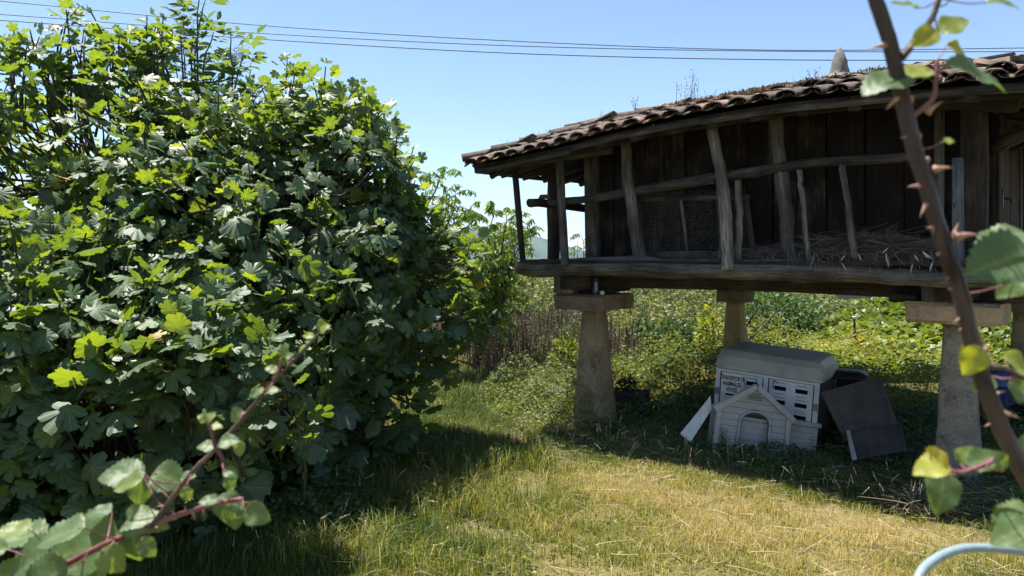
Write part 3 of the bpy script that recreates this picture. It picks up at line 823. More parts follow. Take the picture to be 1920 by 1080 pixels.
cell = .026; P0 = []; Pe = []
rw = 0; z = 0
while z < hgt:
    for k in range(int(Lx / cell)):
        x = k * cell + (cell / 2 if rw % 2 else 0)
        A_ = c0 + ux * x + np.array([0, 0, z]); 
        Bm = A_ + np.array([0, 0, cell * .5])
        P0 += [A_, Bm, Bm]; Pe += [Bm, Bm + ux * cell / 2 + np.array([0, 0, cell * .3]), Bm - ux * cell / 2 + np.array([0, 0, cell * .3])]
    z += cell * .8; rw += 1
stems(net, np.array(P0), np.array(Pe), .0022, .5, n=1, taper=1)
o = obj('wire_mesh', net, MT['wire'], nf); o['kind'] = 'stuff'

# dried bean plants on the gallery floor
hay = Geo()
n = 5200
sx = RNG.uniform(1395, 1765, n); dens = np.interp(sx, [1395, 1440, 1520, 1600, 1680, 1765], [.10, .08, .14, .24, .20, .12])
base = np.array([on_b(x, 488, -.30) for x in sx]); base[:, 2] = 1.925
base[:, :2] += Vv * RNG.normal(size=(n, 1)) * .10
base[:, 2] += RNG.uniform(0, 1, n) ** 1.3 * dens
dd = rand_dirs(n, -.35, .45); Ls = RNG.uniform(.08, .26, n)
bend_ = rand_dirs(n, -1, .3) * (Ls * .8)[:, None]
e_ = base + dd * Ls[:, None]; e_[:, 2] = np.maximum(e_[:, 2], 1.90)
stems(hay, base, e_, .0036, RNG.uniform(0, .8, n), bend_, 5, .7)
n = 130   # strands and pods hanging over the sill
sx = RNG.uniform(1430, 1765, n)
base = np.array([on_b(x, 494, F - .05) for x in sx]); base[:, 2] = RNG.uniform(1.92, 2.0, n)
e_ = base + np.c_[RNG.normal(size=n) * .03, np.full(n, -.09), -RNG.uniform(.04, .20, n)]
stems(hay, base, e_, .0045, RNG.uniform(.2, .9, n), RNG.normal(size=(n, 3)) * .03, 4, .7)
n = 16
sx = RNG.choice(np.r_[RNG.normal(1665, 22, 40), RNG.normal(1720, 25, 30), RNG.uniform(1480, 1760, 30)], n)
base = np.array([on_b(x, 490, F - .09) for x in sx]); base[:, 2] = RNG.uniform(1.89, 2.02, n)
base[:, :2] -= Vv * .03
scatter(hay, tmpl_lance(.16, .12), base, np.c_[RNG.normal(size=n) * .7, -.2 * np.ones(n), -np.ones(n)], rand_dirs(n, -.2, .2), RNG.uniform(.06, .10, n), RNG.uniform(.85, 1, n))
tag(top('bean_straw', hay, MT['bean'], 'tangled heap of dried bean plants with pods on the gallery floor', 'straw', kind='stuff'))

# small things on the left cap and rail
cc = on_b(1117, 545, -.27); cc[2] = CAPT[1]
can = thing('drink_can', cc, 'blue drink can standing on the cap stone', 'can')
obj('body', lathe(Geo(), (0, 0, 0), [(.026, 0), (.033, .012), (.033, .15), (.029, .162), (.026, .166)], 18, 0, 1), MT['blue_can'], can, local=True)
obj('rim', lathe(Geo(), (0, 0, .166), [(.027, 0), (.027, .006), (.022, .004)], 18, 0, 1), MT['wire'], can, local=True)
sgc = Geo()
for k in range(5):
    sweep(sgc, [(-.012 + .0, -.0338, .045 + k * .02), (.012, -.0338, .045 + k * .02)], section_rect(.001, .010, .0003), 1, (0, 0, 1))
obj('print', sgc, MT['white_paint'], can, local=True)
pb = on_b(1129, 543, -.30); pb[2] = CAPT[1]
top('pebble', lathe(Geo(), pb, [(.010, 0), (.022, .006), (.028, .02), (.024, .036), (.010, .045)], 12, .05, 4), MT['white_slab'], 'small round white pebble beside the blue can', 'pebble')
pr = on_a(1022, 374, -.62)
top('broken_tile', Geo().add(*[x for x in [np.array([[-.08, -.03, 0], [.06, -.04, 0], [.09, .04, 0], [-.06, .05, 0], [-.06, -.02, .045], [.04, -.03, .05], [.05, .03, .04], [-.04, .03, .05]]) + np.array([pr[0], pr[1], pr[2] + .01])]], polys=[[0, 3, 2, 1], [4, 5, 6, 7], [0, 1, 5, 4], [1, 2, 6, 5], [2, 3, 7, 6], [3, 0, 4, 7]], tint=np.full(8, .3)), MT['tile'], 'broken bit of clay tile lying on the side rail', 'tile', smooth=False)

# plants on the roof
rv = Geo()
n = 9500
a_ = np.clip(RNG.normal(1.6, 1.2, n), -.6, 4.2); b_ = AP[1] - np.abs(RNG.normal(0, .9, n)); b_ = np.clip(b_, -.7, 1.9)
ok = (b_ - E0) / (AP[1] - E0) < np.minimum((a_ - E0) / (AP[0] - E0), (E1 - a_) / (E1 - AP[0])) + .03
keep = ok & (N1(a_ * 3, b_ * 3) > -.15)
a_, b_ = a_[keep], b_[keep]; n = len(a_)
P = np.array([bw(x, y, float(roof_z(x, y)) + .055 + .03 * RNG.uniform()) for x, y in zip(a_, b_)])
scatter(rv, tmpl_diamond(.5, .1), P, rand_dirs(n, .1, 1), rand_dirs(n), RNG.uniform(.02, .06, n), RNG.uniform(0, .95, n))
# seed stalks along the hip
def roof_stalks(px, py, n, h0, h1, spread):
    for i in range(n):
        t = np.clip((px - 880) / (1572 - 880), .02, .98)
        x0 = E0 + (AP[0] - E0) * t + RNG.normal() * .03; y0 = E0 + (AP[1] - E0) * t + RNG.normal() * .05
        p = bw(x0, y0, float(roof_z(x0, y0)) + .05) + np.array([RNG.normal() * spread, 0, 0])
        hh = RNG.uniform(h0, h1)
        stems(rv, [p], [p + np.array([RNG.normal() * .05, 0, hh])], .006, [RNG.uniform(.2, .6)], None, 3, .5)
        if hh > .15:
            k = 5
            scatter(rv, tmpl_lance(.3, .1), p + np.c_[np.zeros(k), np.zeros(k), np.linspace(.5, 1, k) * hh], rand_dirs(k, .3, 1), rand_dirs(k), .03, .4)
for px_, n_, h0, h1, sp in ((960, 3, .05, .12, .05), (975, 3, .08, .14, .06), (1000, 2, .08, .12, .04), (1030, 5, .04, .08, .08), (1070, 4, .04, .1, .06), (1130, 5, .06, .16, .08), (1190, 4, .08, .24, .04), (1280, 7, .2, .42, .08), (1310, 6, .18, .40, .06), (1340, 8, .05, .1, .15), (1420, 10, .04, .08, .2), (1490, 10, .05, .09, .15), (1530, 5, .08, .2, .08), (1545, 4, .08, .2, .05)):
    roof_stalks(px_, 0, n_, h0, h1, sp)
tag(top('roof_weeds', rv, MT['moss'], 'dry stonecrop and seed stalks growing on the roof tiles', 'weeds', kind='stuff'))

# ------------------------------------------------------------------ things under the granary
def boxgeo(x0, x1, y0, y1, z0, z1, geo=None):
    g = geo or Geo()
    Vb = [[x0, y0, z0], [x1, y0, z0], [x1, y1, z0], [x0, y1, z0], [x0, y0, z1], [x1, y0, z1], [x1, y1, z1], [x0, y1, z1]]
    g.add(Vb, polys=[[0, 3, 2, 1], [4, 5, 6, 7], [0, 1, 5, 4], [1, 2, 6, 5], [2, 3, 7, 6], [3, 0, 4, 7]])
    return g
# animal transport box: local x along the doors, y to the back
kb = ground_at(1432, 848)
kb[1] += .22; kb[0] = (1426 - 960) / FPX * kb[1]; kb[2] = -.12
kx = thing('animal_transport_box', kb, 'white two door animal transport box with chequer plate lid and warning notice', 'transport box', rot=(0, R(4.0), R(-34)))
W2, D2, H0, H1 = .52, .80, .12, .86
obj('floor_panel', boxgeo(-W2, W2, 0, D2, H0 - .08, H0), MT['white_paint'], kx, True, False)
obj('back_panel', boxgeo(-W2, W2, D2 - .02, D2 - .001, H0, H1), MT['white_paint'], kx, True, False)
obj('side_panel', boxgeo(-W2, -W2 + .02, .001, D2 - .021, H0, H1), MT['white_paint'], kx, True, False)
obj('side_panel', boxgeo(W2 - .02, W2 + .0, .001, D2 - .021, H0, H1), MT['black_plastic'], kx, True, False)
obj('shade_sheet', boxgeo(-W2 + .03, W2 - .03, .045, .055, H0 + .01, H1 - .01), MT['slot_shade'], kx, True, False)  # black sheet paints in the shade seen through the door slots
for x0, x1 in ((-W2 + .003, -W2 + .05), (-.022, .022), (W2 - .05, W2 - .003)):
    obj('door_frame', boxgeo(x0, x1, -.012, .03, H0 + .001, H1 - .026), MT['white_paint'], kx, True, False)
obj('door_frame', boxgeo(-W2 + .003, W2 - .003, -.016, .03, H1 - .025, H1 - .002), MT['white_paint'], kx, True, False)
for s, (x0, x1) in enumerate(((-W2 + .062, -.034), (.034, W2 - .062))):
    z0, z1 = .18, H1 - .032
    dd_ = thing('x', (0, 0, 0), '', '') if False else None
    # door leaf built of horizontal strips with open slots, real openings
    slots = [(.725, .768), (.585, .628), (.465, .508)]
    g = Geo(); mid_ = (x0 + x1) / 2
    boxgeo(x0, x0 + .05, -.004, .014, z0, z1, g); boxgeo(x1 - .05, x1, -.004, .014, z0, z1, g); boxgeo(mid_ - .045, mid_ + .045, -.004, .014, z0 + .0, z1, g)
    zs = [z0] + [v for a2, b2 in slots[::-1] for v in (a2, b2)] + [z1]
    for k in range(0, len(zs), 2):
        for xa, xb in ((x0 + .05, mid_ - .045), (mid_ + .045, x1 - .05)):
            boxgeo(xa, xb, -.003, .012, zs[k], zs[k + 1], g)
    d_ = obj('door', g, MT['white_paint'], kx, True, False)
    for a2, b2 in [(z1 - .03, 0), (.69, 0), (.655, 0), (.555, 0), (.53, 0), (.435, 0), (.405, 0), (.33, 0), (.28, 0)]:
        for xa, xb in ((x0 + .06, mid_ - .05), (mid_ + .05, x1 - .06)):
            gg = boxgeo(xa, xb, -.0075, -.0032, a2, a2 + .005)
            obj('louvre', gg, MT['plastic_gap'], d_, True, False)
for x in (-W2 + .028, W2 - .028):
    for z in (.62, .26):
        gg = boxgeo(x - .018, x + .018, -.028, -.0125, z - .035, z + .035)
        obj('hinge', gg, MT['wire'], kx, True, False)
# rounded lid, chequer plate
pf = [(0, .0), (0, .035), (.035, .13), (.075, .19), (.12, .212), (D2 - .12, .218), (D2 - .06, .19), (D2 - .02, .13), (D2, .04), (D2, 0)]
g = Geo(); Vt = []
xs = [(-W2 - .012, .0, .0), (-W2 + .02, .0, .0)]
seq = [(-W2 - .014, .62), (-W2 + .035, .92), (-W2 + .085, 1.0), (W2 - .085, 1.0), (W2 - .035, .92), (W2 + .014, .62)]
for x, sz in seq:
    for (y, z) in pf:
        yy = D2 / 2 + (y - D2 / 2) * (1.02 if sz == 1 else 1.0)
        Vt.append([x, yy, H1 + .002 + z * sz])
k = len(pf); qd = [(i * k + j, (i + 1) * k + j, (i + 1) * k + j + 1, i * k + j + 1) for i in range(len(seq) - 1) for j in range(k - 1)]
g.add(Vt, quads=qd, polys=[list(range(k))[::-1] , [(len(seq) - 1) * k + j for j in range(k)]])
def chequer():
    m = M('chequer plate')
    tc = m.node('ShaderNodeTexCoord').outputs['Object']
    def bars(sgn):
        rot = m.node('ShaderNodeMapping', {'Vector': tc, 'Rotation': (0, R(45 * sgn), 0), 'Scale': (40, 40, 40)}).outputs[0]
        s_ = m.node('ShaderNodeSeparateXYZ', {0: rot})
        fx = m.math('ABSOLUTE', m.math('SUBTRACT', m.math('FRACT', s_.outputs[0]), .5)); fz_ = m.math('ABSOLUTE', m.math('SUBTRACT', m.math('FRACT', s_.outputs[2]), .5))
        return m.math('MULTIPLY', m.math('LESS_THAN', fx, .14), m.math('LESS_THAN', fz_, .36))
    h = m.math('MAXIMUM', bars(1), bars(-1))
    n_ = m.noise(tc, 5, 4)
    c = m.ramp(n_, [(.3, (.28, .27, .225)), (.7, (.40, .385, .335))])
    c = m.mix(m.math('MULTIPLY', h, .2), c, (.55, .53, .49))
    return m.surf(m.principled(c, .5, m.bump(h, .7, .006), .45, .25))
MT['chequer'] = chequer()
lid = obj('lid', g, MT['chequer'], kx, True, True)
for p in lid.data.polygons: p.use_smooth = False
sg = obj('notice', boxgeo(-W2 + .068, -W2 + .29, -.014, -.0082, .61, .82), MT['white_slab'], kx, True, False)
fc = bpy.data.curves.new('lettering', 'FONT'); fc.body = 'TRANSPORTE\nANIMALES\nVIVOS'; fc.align_x = 'CENTER'; fc.size = .064; fc.space_line = .95; fc.extrude = .0006; fc.offset = .0016
ftmp = bpy.data.objects.new('lettering_source', fc)
lme = bpy.data.meshes.new_from_object(ftmp); bpy.data.objects.remove(ftmp)
lme.materials.clear(); lme.materials.append(MT['paint_text'])
ft = bpy.data.objects.new('lettering', lme); COL.objects.link(ft); ft.parent = sg
ft.location = (-W2 + .179, -.0155, .752); ft.rotation_euler = (R(90), 0, 0); ft.scale = (.66, 1, 1)
gg = Geo(); sweep(gg, lerp_path([(-W2 + .30, -.02, .79), (-W2 + .34, -.03, .66), (-W2 + .41, -.03, .68), (-W2 + .43, -.02, .81)], 10), section_round(5), .0035); obj('cord', gg, MT['cable'], kx, True)
gg = Geo(); sweep(gg, lerp_path([(.11, -.01, .80), (.08, -.03, .82), (.085, -.03, .74)], 6), section_round(5), .006); obj('latch', gg, MT['wire'], kx, True)
gg = Geo(); sweep(gg, lerp_path([(-W2 - .09, .05, .93), (-W2 - .03, .0, .89), (-W2, -.01, .87)], 5), section_round(5), .008); obj('cord', gg, MT['cable'], kx, True)

# dark crate showing beside the box
dc = ground_at(1565, 845); dc[1] += .25; dc[0] = (1568 - 960) / FPX * dc[1]
cr = thing('storage_crate', dc, 'open black crate standing against the transport box', 'crate', rot=(0, R(2), R(-20)))
for nm, args in (('side', (-.20, -.18, 0, .5, .02, .72)), ('side', (.24, .26, 0, .5, .02, .62)), ('back', (-.179, .239, .48, .5, .02, .74)), ('bottom', (-.19, .25, .001, .479, 0, .019))):
    obj(nm, boxgeo(*args), MT['black_plastic'], cr, True, False)
g = Geo(); Vt = []
for x in np.linspace(-.22, .29, 7):
    for y, z in ((-.02, .70), (.10, .745), (.3, .755), (.5, .72)): Vt.append([x, y, z - .25 * max(0, x - .2) ** 1])
Vt = np.array(Vt); qd = [(i * 4 + j, (i + 1) * 4 + j, (i + 1) * 4 + j + 1, i * 4 + j + 1) for i in range(6) for j in range(3)]
Vb = Vt.copy(); Vb[:, 2] -= .02
g.add(np.r_[Vt, Vb], quads=qd + [tuple(q_ + 28 for q_ in t[::-1]) for t in qd] + [(j, j + 1, j + 29, j + 28) for j in range(3)] + [(24 + j + 1, 24 + j, 52 + j, 52 + j + 1) for j in range(3)] + [(i * 4 + 4, i * 4, i * 4 + 28, i * 4 + 32) for i in range(6)])
obj('lid', g, MT['black_plastic'], cr, True, True)

# plastic dog house, roofless, leaning
kd = ground_at(1405, 856); kd[2] = .02
dg = thing('dog_house', kd, 'beige plastic dog house front with arched door, roof missing', 'dog house', rot=(R(-5), R(7.5), R(-6)))
HW = .345; HE = .42; HA = .665; DW = .135; DH = .30; DXC = .02
def outer(z): return HW if z <= HE else HW * (HA - z) / (HA - HE)
def door_hw(z):
    if z < DH: return DW
    if z < DH + .105: return DW * math.sqrt(max(0, 1 - ((z - DH) / .105) ** 2))
    return 0
# backing panel with the arched opening
outl = [(-HW, 0), (-HW, HE), (0, HA), (HW, HE), (HW, 0), (DXC + DW, 0)]
arc = [(DXC + DW * math.cos(t), DH + .105 * math.sin(t)) for t in np.linspace(0, math.pi, 13)]
outl += arc + [(DXC - DW, 0)]
def extrude_poly(pts, y0, y1):
    g = Geo(); n_ = len(pts)
    Vt = [[x, y0, z] for x, z in pts] + [[x, y1, z] for x, z in pts]
    g.add(Vt, polys=[list(range(n_)), [n_ + i for i in range(n_)][::-1]] + [[i, n_ + i, n_ + (i + 1) % n_, (i + 1) % n_] for i in range(n_)])
    return g
obj('front_panel', extrude_poly(outl, .014, .05), MT['plastic_gap'], dg, True, False)  # darker backing, groove shade painted between the siding boards
bh = .062; z = .0
while z < HA - .05:
    z1 = min(z + bh - .005, HA - .03)
    zz = [z, (z + z1) / 2, z1]
    if door_hw(z) > .0:
        for sgn in (-1, 1):
            pts = [(sgn * outer(t), t) for t in zz] + [(DXC + sgn * door_hw(t), t) for t in zz[::-1]]
            if sgn < 0: pts = pts[::-1]
            if min(abs(sgn * outer(t) - (DXC + sgn * door_hw(t))) for t in zz) > .02:
                obj('siding_board', extrude_poly(pts[::-1], .010, .0138), MT['plastic'], dg, True, False)
    else:
        pts = [(-outer(t), t) for t in zz] + [(outer(t), t) for t in zz[::-1]]
        obj('siding_board', extrude_poly(pts, .010, .0138), MT['plastic'], dg, True, False)
    z += bh
def strip(p, q_, w_, y0, y1):
    d = nrm(np.array([q_[0] - p[0], q_[1] - p[1]])); n_ = np.array([-d[1], d[0]]) * w_ / 2
    p = np.array(p); q_ = np.array(q_)
    return extrude_poly([tuple(p - n_), tuple(q_ - n_), tuple(q_ + n_), tuple(p + n_)][::-1], y0, y1)
for sgn in (-1, 1):
    obj('gable_trim', strip((sgn * (HW + .035), HE - .035), (sgn * .002, HA - .005), .05, -.03, .06), MT['plastic'], dg, True, False)
    obj('corner_trim', strip((sgn * (HW - .012), 0), (sgn * (HW - .012), HE - .03), .045, -.016, .062), MT['plastic'], dg, True, False)
g = Geo(); sweep(g, [(DXC + (DW + .012) * math.cos(t), -.004, DH + .117 * math.sin(t)) for t in np.linspace(0, math.pi, 15)], section_round(6), .014, (0, 1, 0))
for sgn in (-1, 1): sweep(g, [(DXC + sgn * (DW + .012), -.004, 0), (DXC + sgn * (DW + .012), -.004, DH)], section_round(6), .014, (0, 1, 0))
obj('door_arch', g, MT['plastic'], dg, True)
for k in range(4): obj('vent_slat', boxgeo(-.075 + .012 * k, .075 - .012 * k, -.003, .0038, .525 + k * .018, .533 + k * .018), MT['plastic_gap'], dg, True, False)
# panel standing inside the doorway
ip = obj('inner_panel', boxgeo(DXC - DW + .025, DXC + DW + .02, .09, .11, 0, .345), MT['plastic_gap'], dg, True, False)
for k in range(5): obj('siding_board', boxgeo(DXC - DW + .025, DXC + DW + .02, .0865, .0898, .0 + k * .062, .059 + k * .062), MT['plastic'], ip, True, False)
obj('inner_trim', boxgeo(DXC - DW + .02, DXC + DW + .025, .075, .112, .315, .345), MT['plastic'], ip, True, False)
# side wall with siding, behind to the near side
sw = obj('side_wall', boxgeo(HW + .03, HW + .30, .10, .14, -.02, .345), MT['plastic_gap'], dg, True, False)
for k in range(6): obj('siding_board', boxgeo(HW + .03, HW + .30, .0965, .0998, -.02 + k * .06, .037 + k * .06), MT['plastic'], sw, True, False)
obj('ledge', boxgeo(HW + .01, HW + .32, .07, .16, .345, .385), MT['plastic'], sw, True, False)
obj('back_wall', boxgeo(-HW, HW, .34, .37, 0, .40), MT['plastic'], dg, True, False)

# boards leaning beside the box
def slab(name, quad, th, mat, label, cat, nback):
    q_ = np.array(quad); n_ = nrm(np.cross(q_[1] - q_[0], q_[3] - q_[0])) * th
    if np.dot(n_, nback) < 0: n_ = -n_
    g = Geo(); m_ = 5; Vt = []
    for lay in (0, 1):
        for i in range(m_):
            for j in range(m_):
                u, v = i / (m_ - 1), j / (m_ - 1)
                p = (1 - u) * (1 - v) * q_[0] + u * (1 - v) * q_[1] + u * v * q_[2] + (1 - u) * v * q_[3]
                Vt.append(p + n_ * lay + nrm(n_) * .012 * math.sin(u * 3 + v * 2))
    f = lambda l, i, j: l * 25 + i * 5 + j
    qd = []
    for i in range(4):
        for j in range(4):
            qd.append((f(0, i, j), f(0, i, j + 1), f(0, i + 1, j + 1), f(0, i + 1, j))); qd.append((f(1, i, j), f(1, i + 1, j), f(1, i + 1, j + 1), f(1, i, j + 1)))
    for i in range(4):
        qd += [(f(0, i, 0), f(0, i + 1, 0), f(1, i + 1, 0), f(1, i, 0)), (f(0, i, 4), f(1, i, 4), f(1, i + 1, 4), f(0, i + 1, 4)), (f(0, 0, i), f(1, 0, i), f(1, 0, i + 1), f(0, 0, i + 1)), (f(0, 4, i), f(0, 4, i + 1), f(1, 4, i + 1), f(1, 4, i))]
    g.add(Vt, quads=qd)
    return top(name, g, mat, label, cat, smooth=False)
slab('leaning_board', [at(1541, 735, 7.05), at(1651, 704, 7.35), at(1687, 812, 7.1), at(1588, 826, 6.85)], .02, MT['dark_board'], 'large dark board tipped against the black crate', 'board', np.array([0, 1, 0]))
slab('leaning_board', [at(1590, 812, 6.85), at(1690, 792, 7.0), at(1700, 846, 6.72), at(1600, 862, 6.70)], .02, MT['dark_board'], 'lower dark panel under the tipped board, resting on the ground', 'board', np.array([0, 1, 0]))
slab('wooden_lath', [at(1587, 806, 6.75), at(1593, 806, 6.75), at(1606, 862, 6.62), at(1600, 863, 6.62)], .012, MT['lath'], 'thin pale lath leaning on the dark boards', 'lath', np.array([0, 1, 0]))
slab('leaning_slab', [at(1276, 812, 7.2), at(1332, 742, 7.45), at(1334, 768, 7.4), at(1296, 826, 7.15)], .03, MT['white_slab'], 'pale slab propped against the side of the white transport box', 'slab', np.array([0, 1, 0]))
slab('garden_slab', [ground_at(1018, 735, .10), ground_at(1076, 733, .10), ground_at(1074, 722, .14), ground_at(1026, 723, .14)], .04, MT['white_slab'], 'white slab lying in the weeds beside the left pillar', 'slab', np.array([0, 0, -1]))

# slatted black crate with a dark potted plant by the left pillar
ck = ground_at(1180, 778)
cb_ = thing('vegetable_crate', ck, 'black slatted vegetable crate behind the left pillar holding a dark plant', 'crate', rot=(0, 0, R(-25)))
for k in range(4):
    z = .02 + k * .075
    for a2 in ((-.22, .22, -.15, -.14), (-.22, .22, .14, .15)): obj('slat', boxgeo(a2[0], a2[1], a2[2], a2[3], z, z + .055), MT['black_plastic'], cb_, True, False)
    for a2 in ((-.229, -.2205), (.2205, .229)): obj('slat', boxgeo(a2[0], a2[1], -.139, .139, z, z + .055), MT['black_plastic'], cb_, True, False)
for x in (-.2, .2):
    for y in (-.13, .13): obj('post', boxgeo(x - .012, x + .012, y - .0095, y + .0095, 0, .31), MT['black_plastic'], cb_, True, False)
obj('bottom', boxgeo(-.22, .22, -.139, .139, .0, .015), MT['black_plastic'], cb_, True, False)
pg = Geo(); n = 500
P = RNG.normal(size=(n, 3)); P = nrm(P) * RNG.uniform(.6, 1, (n, 1)) * np.array([.21, .16, .17]); c_ = at(1170, 733, 9.35)
P += c_
stems(pg, np.tile(c_ - [0, 0, .18], (40, 1)), P[:40], .008, .2)
scatter(pg, tmpl_diamond(.4, .2), P, rand_dirs(n, -.4, .8), rand_dirs(n), RNG.uniform(.03, .07, n), RNG.uniform(0, .3, n))
MT['dark_plant'] = leafmat('withered plant', [(0, (.012, .012, .010)), (1, (.05, .05, .035))], (1, 1, 1), .1, .7, .2)
top('potted_plant', pg, MT['dark_plant'], 'dark withered plant growing out of the black slatted crate', 'plant')
# blue drum behind the near pillar
bd = ground_at(1850, 786); 
dm = thing('plastic_drum', bd, 'blue plastic drum standing behind the near pillar', 'drum')
obj('body', lathe(Geo(), (0, 0, 0), [(.20, 0), (.235, .02), (.24, .15), (.255, .17), (.255, .20), (.24, .22), (.24, .40), (.255, .42), (.255, .45), (.24, .47), (.225, .58), (.20, .60)], 24, .004, 2), MT['blue_drum'], dm, True)
obj('lid', lathe(Geo(), (0, 0, .60), [(.205, 0), (.21, .02), (.19, .035)], 24, .0, 2), MT['black_plastic'], dm, True)
# firewood pieces stacked beside it
for k, (dx, dy, dz, rr) in enumerate(((-.02, -.50, .07, .07), (.16, -.48, .06, .06), (.34, -.46, .07, .07), (.07, -.49, .19, .065), (.25, -.47, .185, .06), (.46, -.2, .08, .08), (.16, -.48, .30, .06))):
    g = log([(bd[0] + dx, bd[1] + dy - .2, dz), (bd[0] + dx + .08, bd[1] + dy + .2, dz)], rr, rr * .9, 4, 9, .004, .06, 300 + k)
    top('firewood_log', g, MT['wood_dark'], 'short dark firewood log piled in front of the blue drum', 'log', 'firewood logs by the blue drum')
# electric fence posts and vine wire behind
def stake(px, y0, y1, Y, r, mat, label, cat='stake', lean=0):
    p = at(px + lean, y0, Y); q_ = at(px, y1, Y); q_[2] = min(q_[2], .02)
    g = log([q_, p], r, r * .85, 5, 6, .004, .03, int(px)); return top('garden_stake', g, MT[mat], label, cat)
ep = thing('fence_post', at(1605, 678, 13.8) * [1, 1, 0], 'thin black electric fence post with white insulator in the green creepers', 'fence post')
obj('rod', log([at(1606, 690, 13.8) * [1, 1, 0], at(1601, 590, 13.8)], .024, .02, 5, 6, .002, .02, 1), MT['cable'], ep)
obj('insulator', lathe(Geo(), at(1602, 598, 13.8) + [0, 0, 0], [(.01, 0), (.035, .01), (.035, .05), (.012, .06)], 10, 0), MT['white_slab'], ep)
stake(1187, 600, 668, 14.5, .018, 'wood_dark', 'thin dark garden stake among the bean plants, closest to the stone pillar')
stake(1261, 597, 665, 14.2, .020, 'wood_bluegrey', 'blue grey garden stake standing between dark green bean plants')
stake(1249, 604, 640, 14.8, .016, 'wood_dark', 'short leaning garden stake beside the blue grey one', lean=5)
stake(1407, 590, 650, 14.4, .018, 'cable', 'black garden stake behind the rear pillar', lean=-1)
wv = Geo(); sweep(wv, lerp_path([at(1425, 572, 12.3), at(1412, 595, 12.3), at(1395, 620, 12.3), at(1378, 652, 12.3)], 8, .03, 1), section_round(5), .013)
sweep(wv, lerp_path([at(1466, 575, 12.4), at(1445, 600, 12.4), at(1415, 630, 12.3), at(1378, 650, 12.3)], 8, .03, 2), section_round(5), .013)
top('hanging_cable', wv, MT['cable'], 'dark cable hanging from the floor beam towards the rear pillar', 'cable')

# far boundary wall
g = Geo(); p0 = at(1420, 600, 24); p1 = at(2150, 600, 19.5)
sweep(g, [np.r_[p0[:2] + (p1 - p0)[:2] * t, .72 + .012 * math.sin(9 * t)] for t in np.linspace(0, 1, 20)], section_rect(.25, 1.5, .02), 1, (0, 0, 1), .006, 4)
top('boundary_wall', g, MT['wall_far'], 'stained grey concrete wall behind the green creepers', 'wall', smooth=False)

# ------------------------------------------------------------------ overhead wires
def wire(rows, Y0, Y1, r, label, px=(-300, 0, 480, 960, 1440, 1920, 2300)):
    pts = [at(p, y, Y0 + (Y1 - Y0) * (p + 300) / 2600) for p, y in zip(px, rows)]
    g = Geo(); sweep(g, lerp_path(pts, 40), section_round(5), r)
    top('power_line', g, MT['cable'], label, 'power line')
wire((-24, 2, 47, 77, 94, 90, 84), 32, 36, .020, 'highest of the overhead wires crossing the sky above the fig tree')
wire((8, 27, 62, 86, 96, 97, 95), 32.5, 36.5, .020, 'middle overhead wire of the three crossing the sky')
wire((20, 38, 73, 100, 112, 112, 108), 32, 36, .022, 'lowest of the overhead wires, passing just over the granary finial')
wire((500, 500, 503, 492, 484, 480, 478), 45, 45, .02, 'thin wire sagging low behind the gallery in front of the hills')

# ------------------------------------------------------------------ fig tree
FE = [((150, 420), 7.25, 2.15, 1.7, 1.62), ((440, 500), 7.1, 1.6, 1.5, 1.6), ((625, 405), 7.6, .97, 1.1, 1.38), ((685, 585), 7.4, .56, .8, .67),
      ((170, 745), 5.25, 1.6, 1.0, .95), ((490, 740), 6.3, .66, .8, .70), ((-120, 640), 5.4, 1.0, 1.2, 1.6), ((740, 440), 7.9, .41, .6, .54), ((560, 330), 7.7, .80, .8, 1.0), ((390, 320), 7.4, .95, .9, .72)]
FE = [(at(p[0], p[1], Y), np.array([rx, ry, rz])) for p, Y, rx, ry, rz in FE]
fig = thing('fig_tree', (-2.6, 6.6, 0), 'big spreading fig tree with large lobed dark green leaves', 'tree')
rf = np.random.default_rng(21)
tips = []; tdir = []
vol = np.array([(r[0] * r[1] + r[1] * r[2] + r[0] * r[2]) for c, r in FE]); vol = vol / vol.sum()
def inside(P, shrink=.86):
    m = np.zeros(len(P), bool)
    for c, r in FE: m |= (((P - c) / r) ** 2).sum(1) < shrink ** 2
    return m
for (c, r), v in zip(FE, vol):
    n = int(2750 * v)
    d = nrm(rf.normal(size=(n, 3)))
    rad = rf.uniform(.55, 1.0, (n, 1)) ** .5
    lump = 1 + .17 * np.sin(d[:, :1] * 7 + c[0] * 3) * np.cos(d[:, 2:] * 6 + c[2] * 3) + .07 * np.sin(d[:, 1:2] * 13 + d[:, 2:] * 11)
    cl = nrm(rf.normal(size=(max(6, n // 11), 3)))                  # clump centres on the crown surface
    dist = np.sqrt((((d[:, None] - cl[None]) * r.max() * .8) ** 2).sum(2)).min(1)
    bulge = np.clip(1 - (dist / .40) ** 2, -.6, 1)[:, None]
    keepc = (bulge[:, 0] > -.1) | (rf.uniform(size=n) < .35) | (rad[:, 0] < .85)
    pp = c + d * (r * rad * lump + .17 * bulge)
    tips.append(pp[keepc]); tdir.append(d[keepc])
